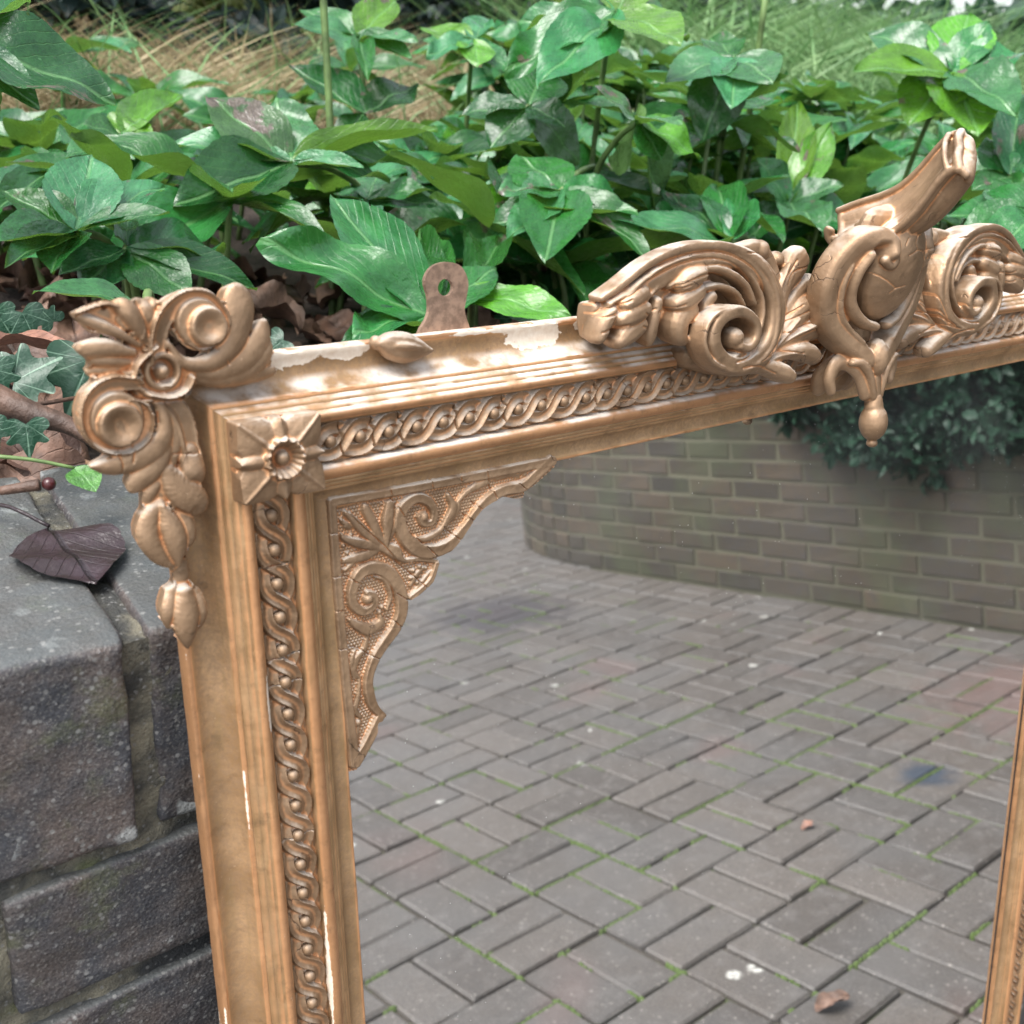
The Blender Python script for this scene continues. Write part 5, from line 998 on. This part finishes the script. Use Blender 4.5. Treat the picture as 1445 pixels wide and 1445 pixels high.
# ------------------------------------------------------------------ planting
def leaf_mesh(name, mat, seed, fold=.22, droop=.25, wave=.05, serr=.04, pw=.92, nr=18, nc=9, curl=0, asym=0, wexp=.66):
    """unit leaflet: base at origin, tip at y=1, half width 1 in x (scaled per leaf)"""
    r = random.Random(seed); V = []; UV = []; ph = r.uniform(0, 6)
    for i in range(nr):
        t = i / (nr - 1); w = max(.012, (math.sin(math.pi * min(1, t) ** pw)) ** .82) * (1 - .12 * t)
        for j in range(nc):
            s = j / (nc - 1) * 2 - 1; e = w * (1 + (serr * (1 if (i % 3) else -1.2) if abs(s) > .95 else 0))
            x = s * e + asym * math.sin(t * 3) * .1
            z = fold * (abs(s) ** 1.3) * w * .36 - droop * t * t * .55 + wave * math.sin(t * 8 + ph) * s * .5 + wave * .35 * math.sin(t * 13 + ph * 2 + s * 2) - curl * (abs(s) ** 2) * w * t * .30
            V.append((x, t - droop * .10 * t * t, z)); UV.append((.5 + s * .5 * max(w, .05), t))
    V = np.array(V); V[:, 2] += .012 * vnoise(V * (1, 1, 1), .17, seed)
    return np_mesh(name, V, [grid_faces(nr, nc)], mat, uv=np.array(UV))
LEAVES = [leaf_mesh('leaf', M_LEAF, 3 + i, a_, b_, c_, .018, d_) for i, (a_, b_, c_, d_) in enumerate([(.55, .35, .06, .92), (.40, .60, .07, .85), (.65, .75, .09, .95), (.30, .45, .12, .9), (.75, .25, .06, .88), (.45, .9, .10, .92), (.60, .50, .16, .9)])]
LBIG = [leaf_mesh('leaf', M_LEAF, 23 + i, a_, b_, c_, .014, d_, nr=34, nc=15) for i, (a_, b_, c_, d_) in enumerate([(.55, .25, .06, .92), (.38, .42, .08, .86), (.60, .55, .09, .94), (.28, .35, .12, .9), (.72, .18, .06, .84), (.5, .48, .16, .9)])]
TONE = {'g': (.017, .145, .028), 'p': (.042, .185, .066), 'd': (.008, .075, .022), 'y': (.095, .250, .010), 'b': (.058, .155, .050), 's': (.100, .215, .014), 'v': (.095, .195, .092)}
SPOT = {'b': .32, 's': .26, 'v': 0}
CAMW = np.array(CAMP)
def put_leaf(parent, base, tip, hw, tone, up=None, mesh=None, roll=None, big=True):
    b, t = Vector(base), Vector(tip); Y = t - b; L = Y.length; Y.normalize()
    tocam = (CAMP - b).normalized(); z = Vector(up) if up is not None else Vector((0, 0, 1)) + .55 * tocam + Vector((rnd.uniform(-.25, .25), rnd.uniform(-.25, .25), 0))
    if tone == 'v': z = Vector((0, 0, -.2)) - tocam * .3 + Vector((.2, -.9, .2))
    X = Y.cross(z); X.normalize(); Z = X.cross(Y)
    if roll: q = Matrix.Rotation(roll, 3, Y); X, Z = q @ X, q @ Z
    k = hw * .00098; m = Matrix(((X.x * k, Y.x * L, Z.x * L * .5, b.x), (X.y * k, Y.y * L, Z.y * L * .5, b.y), (X.z * k, Y.z * L, Z.z * L * .5, b.z), (0, 0, 0, 1)))
    o = link('leaf', mesh or rnd.choice(LBIG if big else LEAVES), parent, m=Matrix.Translation(-parent.location) @ m)
    c = TONE[tone]; v = rnd.uniform(.85, 1.15); o.color = (c[0] * v, c[1] * v, c[2] * v, 1 - SPOT.get(tone, rnd.choice((0, 0, .06, .12, .2)))); return o
def stem(parent, pts, r0, r1, name='stem', mat=M_STEM):
    P = catmull(pts, 4); V, F = tube_geo(P - np.array(parent.location), np.linspace(r0, r1, len(P)), 7)
    return link(name, np_mesh(name, V, F, mat), parent)
for lab, hub, root, leaves in WHORLS:
    e = setp(empty('hellebore', (root[0], root[1], soil_z(root[0], root[1]))), lab, 'plant', 'hellebores in the bed behind the mirror')
    h = Vector(hub); r = Vector(root); g0 = Vector(e.location)
    stem(e, [g0, (g0 + r) / 2 + Vector((.005, .01, 0)), r, (r + h) / 2 + Vector((0, 0, .012)), h], .0040, .0026)
    for tip, hw, tone in leaves: put_leaf(e, hub, tip, hw, tone)
# the rest of the colony, filling in between and behind
def visible_px(p):
    d = np.array(p) - CAMW; z = d @ RC[2]; return (.5 + 1.0742 * (d @ RC[0]) / z, .5 + 1.0742 * (d @ RC[1]) / z, z) if z > .05 else (9, 9, 0)
MARKS = [(.11, .10, 'the big dark pitted leaf'), (.08, .22, 'the wet leaves above the carved corner'), (.28, .16, 'the leaf with the black patch'), (.42, .28, 'the hanging plate'), (.35, .04, 'the stalk by the dry grass'),
         (.47, .03, 'the dark ivy at the top'), (.55, .19, 'the drooping diamond-shaped leaf'), (.60, .01, 'the scorched-tipped leaves'), (.63, .12, 'the withered mottled leaf'), (.72, .06, 'the pair of silvery leaves'), (.70, .24, 'the left crest scroll'), (.78, .20, 'the folded pale leaf'), (.86, .13, 'the tall bare stalk'), (.93, .07, 'the spotted yellow-green leaves'), (.98, .20, 'the crest tip'), (.20, .09, 'the dry grass')]
hubs = [Vector(w[1]) for w in WHORLS]; made = 0; tries = 0
while made < 215 and tries < 15000:
    tries += 1
    d = rnd.uniform(.85, 2.25) if made < 140 else rnd.uniform(1.25, 2.3); az = math.radians(rnd.uniform(14, 66)); x = CAMP.x + d * math.sin(az); y = CAMP.y + d * math.cos(az)
    if y < .40: continue
    if y > 1.9: continue
    sz = soil_z(x, y); tall = rnd.uniform(.05, .16) + .06 * max(0, y - .8) + (0 if made < 140 else rnd.uniform(0, .12)); h = Vector((x, y, sz + tall)); u, v, _ = visible_px(h)
    if not (-.1 < u < 1.1 and (.055 if made < 140 else .015) < v < (.34 if made < 140 else .17)): continue
    if v < .15 and u < .46 and (rnd.random() < .93 or made > 140): continue           # the dry grass shows here
    if .17 < u < .33 and .21 < v < .33: continue                            # open leaf litter shows here
    if u < .16 and v > .26: continue
    if any((h - q).length < .055 for q in hubs): continue
    if d < 1.0 and any(abs(visible_px(q)[0] - u) < .05 and abs(visible_px(q)[1] - v) < .05 for q in hubs[:len(WHORLS)]): continue
    hubs.append(h); made += 1
    e = setp(empty('hellebore', (x + rnd.uniform(-.03, .03), y + rnd.uniform(-.03, .03), sz)), 'x', 'plant', 'smaller hellebores filling the bed')
    stem(e, [e.location, (Vector(e.location) + h) / 2 + Vector((0, 0, .02)), h], .0038, .0024)
    n = rnd.randint(5, 8); a0 = rnd.uniform(0, 6.28); tone0 = rnd.choice('gggpdyg' if u > .35 else 'gggpdg')
    lm = min(MARKS, key=lambda q: (q[0] - u) ** 2 + (q[1] - v) ** 2); du, dv = u - lm[0], v - lm[1]
    where = ('right of' if du > 0 else 'left of') if abs(du) > abs(dv) else ('below' if dv > 0 else 'above')
    far_ = 'nearer' if d < 1.25 else ('farther' if d < 1.8 else 'most distant')
    e['label'] = f"{far_} {dict(g='mid-green', p='pale green', d='dark green', y='yellow-green')[tone0]} hellebore with {('five', 'six', 'seven', 'eight')[n - 5]} leaves {where} {lm[2]}"
    for k in range(n):
        a = a0 + k * 6.283 / n + rnd.uniform(-.25, .25); L = rnd.uniform(.08, .15); el = rnd.uniform(-.35, .65)
        tip = h + Vector((math.cos(a) * math.cos(el), math.sin(a) * math.cos(el), math.sin(el))) * L
        put_leaf(e, h, tip, L * 1000 * rnd.uniform(.17, .24), tone0 if rnd.random() < .6 else rnd.choice('ggpd'), up=(rnd.uniform(-.3, .3), rnd.uniform(-.6, .1), 1), big=False)

# two bare pale stalks standing up among the leaves
for lab, base, top in (('tall bare pale stalk standing right of the middle among the leaves', (.93, .55, 1.0), (.90, .52, 1.36)), ('pale upright stalk in front of the dry grass at the upper left', (.39, .62, 1.0), (.385, .64, 1.34))):
    e = setp(empty('plant_stalk', base), lab, 'stalk'); stem(e, [base, (Vector(base) + Vector(top)) / 2 + Vector((.004, 0, 0)), top], .0042, .0036)

# leaf litter
DEAD = [leaf_mesh('fallen_leaf', M_DEAD, 60 + i, *p) for i, p in enumerate([(.9, .5, .22, .06, .85), (1.2, -.5, .25, .08, .8), (.5, .9, .30, .05, .9), (1.5, .3, .2, .1, .75)])]
for i in range(230):
    if i < 150: u = rnd.uniform(.05, .75); y = rnd.uniform(.26, .9); x = rnd.uniform(-.05, .75)
    else: x = rnd.uniform(-.1, 1.6); y = rnd.uniform(.24, 1.3)
    k = rnd.uniform(.035, .06); o = link('fallen_leaf', DEAD[i % 4], None, m=Matrix.Translation((x, y, soil_z(x, y) + rnd.uniform(.006, .022))) @ Matrix.Rotation(rnd.uniform(0, 6.28), 4, 'Z') @ Matrix.Rotation(rnd.uniform(-.6, .6), 4, 'X') @ Matrix.Rotation(rnd.uniform(-.7, .7), 4, 'Y') @ Matrix.Diagonal((k * rnd.uniform(.4, .6), k * rnd.uniform(.9, 1.4), k * .8, 1)))
    setp(o, 'curled brown dead leaf lying in the leaf litter behind the mirror', 'dead leaf', 'brown leaves of the leaf litter')
def lying(name, lab, mesh, p, q, hw, up=(0, 0, 1), cat='dead leaf'):
    b, t = Vector(p), Vector(q); Y = t - b; L = Y.length; Y.normalize(); X = Y.cross(Vector(up)).normalized(); Z = X.cross(Y); k = hw
    o = link(name, mesh, None, m=Matrix(((X.x * k, Y.x * L, Z.x * L * .5, b.x), (X.y * k, Y.y * L, Z.y * L * .5, b.y), (X.z * k, Y.z * L, Z.z * L * .5, b.z), (0, 0, 0, 1)))); return setp(o, lab, cat)
lying('fallen_leaf', 'orange-pink fallen leaf left of the carved corner above the ivy', leaf_mesh('fallen_leaf', M_RUST, 77, .9, .2, .15), RUSTLEAF[0], RUSTLEAF[1], .017, (0, .1, 1))
# black-purple wet leaf on the coping: broad blade with a stalk
bl = leaf_mesh('blade', M_PURPLE, 81, .14, .16, .12, .012, .80, 30, 17, wexp=.40)
e = setp(empty('wet_leaf', (-.048, .122, WH + .003)), 'wet blackish purple round leaf lying on the coping left of the frame', 'dead leaf')
b, t = Vector((-.057, .134, WH + .006)), Vector((-.056, .072, WH + .005)); Y = (t - b); L = Y.length; Y.normalize(); X = Y.cross(Vector((0, 0, 1))).normalized(); Z = X.cross(Y)
link('blade', bl, e, m=Matrix.Translation(-e.location) @ Matrix(((X.x * .0275, Y.x * L, Z.x * L * .5, b.x), (X.y * .0275, Y.y * L, Z.y * L * .5, b.y), (0, 0, L * .5, b.z), (0, 0, 0, 1))))
stem(e, [(-.075, .176, WH + .008), (-.068, .157, WH + .012), (-.057, .134, WH + .008)], .0011, .0010, 'stalk', M_PURPLE)

# ivy
def ivy_mesh(seed):
    r = random.Random(seed); pts = [(0, 0), (.30, -.20), (.62, -.12), (.66, .12), (.46, .30), (.62, .52), (.50, .62), (.26, .58), (.12, .86), (0, 1.08)]
    pts = pts + [(-x, y) for x, y in pts[-2:0:-1]]; P = catmull(np.array(pts + [pts[0]], float), 3)[:-1]; c = np.array([0, .22]); V = []; UV = []; nr = 6
    for f in np.linspace(1, 0.12, nr):
        for p in P: q = c + (p - c) * f; V.append((q[0], q[1], .10 * abs(q[0]) - .16 * (q[1] - .3) ** 2 + .03 * math.sin(q[0] * 9 + seed) - .10 * q[0] ** 2)); UV.append((q[0] * .6 + .5, q[1] * .9))
    n = len(P); V.append((0, .22, 0)); UV.append((.5, .2)); j = np.arange(n); b = (nr - 1) * n
    return np_mesh('leaf', np.array(V), [grid_faces(nr, n, True), np.c_[b + j, b + (j + 1) % n, np.full(n, len(V) - 1)]], M_IVY, uv=np.array(UV))
ivm = [ivy_mesh(i) for i in range(3)]
e = setp(empty('ivy', (IVYSTEM[0][0], IVYSTEM[0][1], soil_z(IVYSTEM[0][0], .3))), 'trailing ivy with pale-veined dark leaves left of the carved corner', 'ivy')
stem(e, IVYSTEM, .0016, .0012, 'stem', M_WOOD)
for i, (b, t) in enumerate(IVY):
    b, t = Vector(b), Vector(t); L = (t - b).length; Y = (t - b) / L; tc = (CAMP - b).normalized(); z = tc + Vector((.12 * (i % 3 - 1), 0, .45)); X = Y.cross(z).normalized(); Z = X.cross(Y); k = L / 1.02
    link('leaf', ivm[i % 3], e, m=Matrix.Translation(-e.location) @ Matrix(((X.x * k, Y.x * k, Z.x * k, b.x), (X.y * k, Y.y * k, Z.y * k, b.y), (X.z * k, Y.z * k, Z.z * k, b.z), (0, 0, 0, 1))))
hb, ht, hs0 = [Vector(p) for p in HEARTLEAF]
e = setp(empty('seedling', hs0), 'small heart-shaped bright green leaf on a thin stalk over the coping', 'seedling')
stem(e, [hs0, (hs0 + hb) / 2 + Vector((0, 0, .001)), hb], .0011, .0009); o = put_leaf(e, hb, ht, 9.5, 'p'); o.color = (.10, .26, .05, 1)
e = setp(empty('branch', BRANCH[0]), 'broken brown branch lying under the ivy leaves', 'branch'); g = [Vector(p) for p in BRANCH]
stem(e, g, .0085, .0032, 'wood', M_WOOD); stem(e, [g[2], g[2] + Vector((.012, -.02, -.004)), g[2] + Vector((.02, -.03, -.002))], .002, .001, 'twig', M_WOOD)
p0, p1, p2 = [Vector(p) for p in PODS]
e = setp(empty('berry_twig', p2), 'dark red berry at the end of a brown husk on the coping', 'berry'); stem(e, [p1, (p1 + p2) / 2, p2], .0022, .0030, 'husk', M_WOOD)
bm = bmesh.new(); bmesh.ops.create_icosphere(bm, subdivisions=3, radius=.0033); [setattr(f, 'smooth', True) for f in bm.faces]
link('berry', bm_mesh(bm, 'berry', simple('dark_red_berry', (.05, .012, .012), .3)), e, m=Matrix.Translation(p0 - p2))

# ------------------------------------------------------------------ grasses, hedge and shrubs (uncountable masses)
def blades(name, mat, n, place, L, w, seg=5, bend=.6, seed=0):
    r = np.random.default_rng(seed); P = place(r, n); n = len(P); a = r.uniform(0, 2 * math.pi, n); l = r.uniform(*L, n); b = r.uniform(.3, 1, n) * bend; V = np.zeros((n, seg + 1, 2, 3))
    tw = r.uniform(0, 2 * math.pi, n)
    for i in range(seg + 1):
        t = i / seg; ang = b * t * 1.6; rad = l * np.sin(ang) / np.maximum(b * 1.6, .05) * 1.2; hz = l * (t - .28 * b * t * t * 1.6)
        c = P + np.stack([np.cos(a) * rad * t, np.sin(a) * rad * t, hz], 1); ww = w * (1 - t) ** .6 * (.6 + .8 * ((np.arange(n) * 7919) % 97) / 97)
        s = np.stack([np.cos(tw), np.sin(tw), 0 * tw], 1) * ww[:, None]
        V[:, i, 0] = c - s; V[:, i, 1] = c + s
    k = np.arange(n)[:, None] * (2 * (seg + 1)); i = np.arange(seg)[None] * 2; F = np.stack([k + i, k + i + 1, k + i + 3, k + i + 2], -1).reshape(-1, 4)
    return setp(link(name, np_mesh(name, V.reshape(-1, 3), [F], mat)), kind='stuff')
def on_bank(x0, x1, y0, y1):
    def f(r, n):
        P = np.c_[r.uniform(x0, x1, n), r.uniform(y0, y1, n)]; keep = vnoise(P, .22, 8) > -.45; P = P[keep]; return np.c_[P, bank(P) - .01]
    return f
blades('dry_grass', M_TAN, 15000, on_bank(.05, 1.75, 1.45, 2.9), (.10, .26), .0042, bend=.95, seed=1)
blades('green_grass', M_GRASS, 8000, on_bank(1.75, 4.6, .95, 2.5), (.26, .62), .0052, bend=1.05, seed=2)
blades('green_grass', M_GRASS, 900, on_bank(.3, 1.7, 1.2, 2.6), (.15, .36), .003, bend=.7, seed=3)
def leafmass(name, mat, n, place, size, seed, kind='stuff', parent=None):
    r = np.random.default_rng(seed); P = place(r, n); n = len(P); s = r.uniform(*size, n)[:, None]
    Y = r.normal(0, 1, (n, 3)); Y[:, 2] -= .5; Y /= np.linalg.norm(Y, axis=1)[:, None]; Z = r.normal(0, .5, (n, 3)) + (-.2, -.4, .8); X = np.cross(Y, Z); X /= np.linalg.norm(X, axis=1)[:, None]; Z = np.cross(X, Y)
    V = np.stack([P, P + (Y * .35 + X * .32 + Z * .08) * s, P + (Y * .75 + X * .22 + Z * .04) * s, P + (Y * 1.05 - Z * .12) * s, P + (Y * .75 - X * .22 + Z * .04) * s, P + (Y * .35 - X * .32 + Z * .08) * s, P + (Y * .55 - Z * .03) * s], 1).reshape(-1, 3)
    k = np.arange(n)[:, None] * 7; F = np.concatenate([k + np.array([[a, b, 6]]) for a, b in ((0, 1), (1, 2), (2, 3), (3, 4), (4, 5), (5, 0))])
    o = link(name, np_mesh(name, V, [F], mat, smooth=False), parent); return setp(o, kind=kind) if kind else o
def clumps(cs, r0, flat=.8):
    cs = np.array(cs, float)
    def f(r, n):
        i = r.integers(0, len(cs), n); d = r.normal(0, 1, (n, 3)); d /= np.linalg.norm(d, axis=1)[:, None]; return cs[i, :3] + d * (cs[i, 3:4] if cs.shape[1] > 3 else r0) * r.uniform(.55, 1.05, (n, 1)) * (1, 1, flat)
    return f
def shrub(name, lab, cat, mat, cs, n, size, seed, trunk):
    e = setp(empty(name, trunk[0]), lab, cat); o = leafmass('foliage', mat, n, clumps(cs, .2), size, seed, None, e); o.data.transform(Matrix.Translation(-e.location))
    V, F = [], []; g = Geo()
    for c in cs[::max(1, len(cs) // 10)]: V, F = tube_geo(catmull([trunk[0], trunk[1], c[:3]], 3) - np.array(e.location), np.linspace(.018, .005, 7 if True else 0)[:len(catmull([trunk[0], trunk[1], c[:3]], 3))] if len(catmull([trunk[0], trunk[1], c[:3]], 3)) == 7 else .01, 6); g.add(V, F)
    link('branches', g.mesh('branches', M_WOOD), e); return e
def cloud(n, x, y, z, r, seed): q = random.Random(seed); return [(q.uniform(*x), q.uniform(*y), q.uniform(*z), q.uniform(*r)) for _ in range(n)]
shrub('holly_bush', 'dark blue-green holly bush overhanging the dry grass at the top left', 'bush', M_HEDGE, cloud(26, (.50, 1.30), (1.9, 2.4), (1.23, 1.7), (.05, .12), 5), 7000, (.035, .07), 6, [(1.2, 2.9, 1.2), (1.15, 2.7, 1.5)])
shrub('yellow_leaved_bush', 'small yellow-green leaved bush beside the dark holly at the top left', 'bush', M_VARIEG, cloud(9, (.95, 1.3), (2.1, 2.3), (1.26, 1.45), (.05, .09), 7), 1300, (.025, .05), 8, [(1.3, 2.8, 1.2), (1.28, 2.6, 1.4)])
shrub('ivy_bank', 'dark ivy mass behind the plants at the top centre', 'ivy', M_HEDGE, cloud(40, (1.6, 2.9), (2.2, 2.8), (1.22, 1.9), (.10, .2), 9), 9000, (.03, .06), 10, [(2.4, 3.3, 1.1), (2.4, 3.0, 1.5)])
leafmass('hedge', M_HEDGE, 26000, lambda r, n: np.c_[r.uniform(-3, 4.2, n), r.uniform(4.2, 5.0, n), r.uniform(1.2, 4.2, n)], (.06, .13), 12)
leafmass('far_foliage', M_SHRUB, 9000, lambda r, n: np.c_[r.uniform(4.6, 9, n), r.uniform(2.2, 4.6, n), 1.25 + r.uniform(0, 1, n) ** 1.6 * .42], (.06, .14), 13)
# shrub hanging over the opposite wall
cs = cloud(60, (3.0, 3.5), (-2.3, -.2), (.92, 1.35), (.10, .22), 14) + cloud(20, (3.0, 3.08), (-1.75, -1.05), (.54, .92), (.05, .10), 15) + cloud(46, (2.98, 3.08), (-2.45, -.2), (.62, .98), (.06, .12), 17) + cloud(22, (3.15, 3.6), (-3.2, -2.0), (1.02, 1.3), (.08, .16), 18)
shrub('trailing_shrub', 'dark green shrub hanging over the top of the rounded wall, seen in the mirror', 'shrub', M_SHRUB, cs, 17000, (.028, .06), 16, [(3.5, -1.2, 1.0), (3.4, -1.2, 1.15)])
leafmass('far_trees', M_SHRUB, 30000, lambda r, n: np.c_[r.uniform(6, 12, n), r.uniform(-9, 2, n), r.uniform(.9, 4.5, n)], (.10, .24), 19)
# brown leaf on the paving and a strip of litter along the wall foot
lying('fallen_leaf', 'brown curled leaf on the paving, reflected near the bottom of the mirror', leaf_mesh('fallen_leaf', M_DEAD, 91, 1.3, -.3, .2), (1.085, -.575, .003), (1.135, -.545, .014), .019)
lying('fallen_leaf', 'small reddish leaf on the paving, reflected at the lower middle of the glass', leaf_mesh('fallen_leaf', M_RUST, 92, .9, -.3, .2), (1.575, -.965, .003), (1.605, -.955, .012), .012)
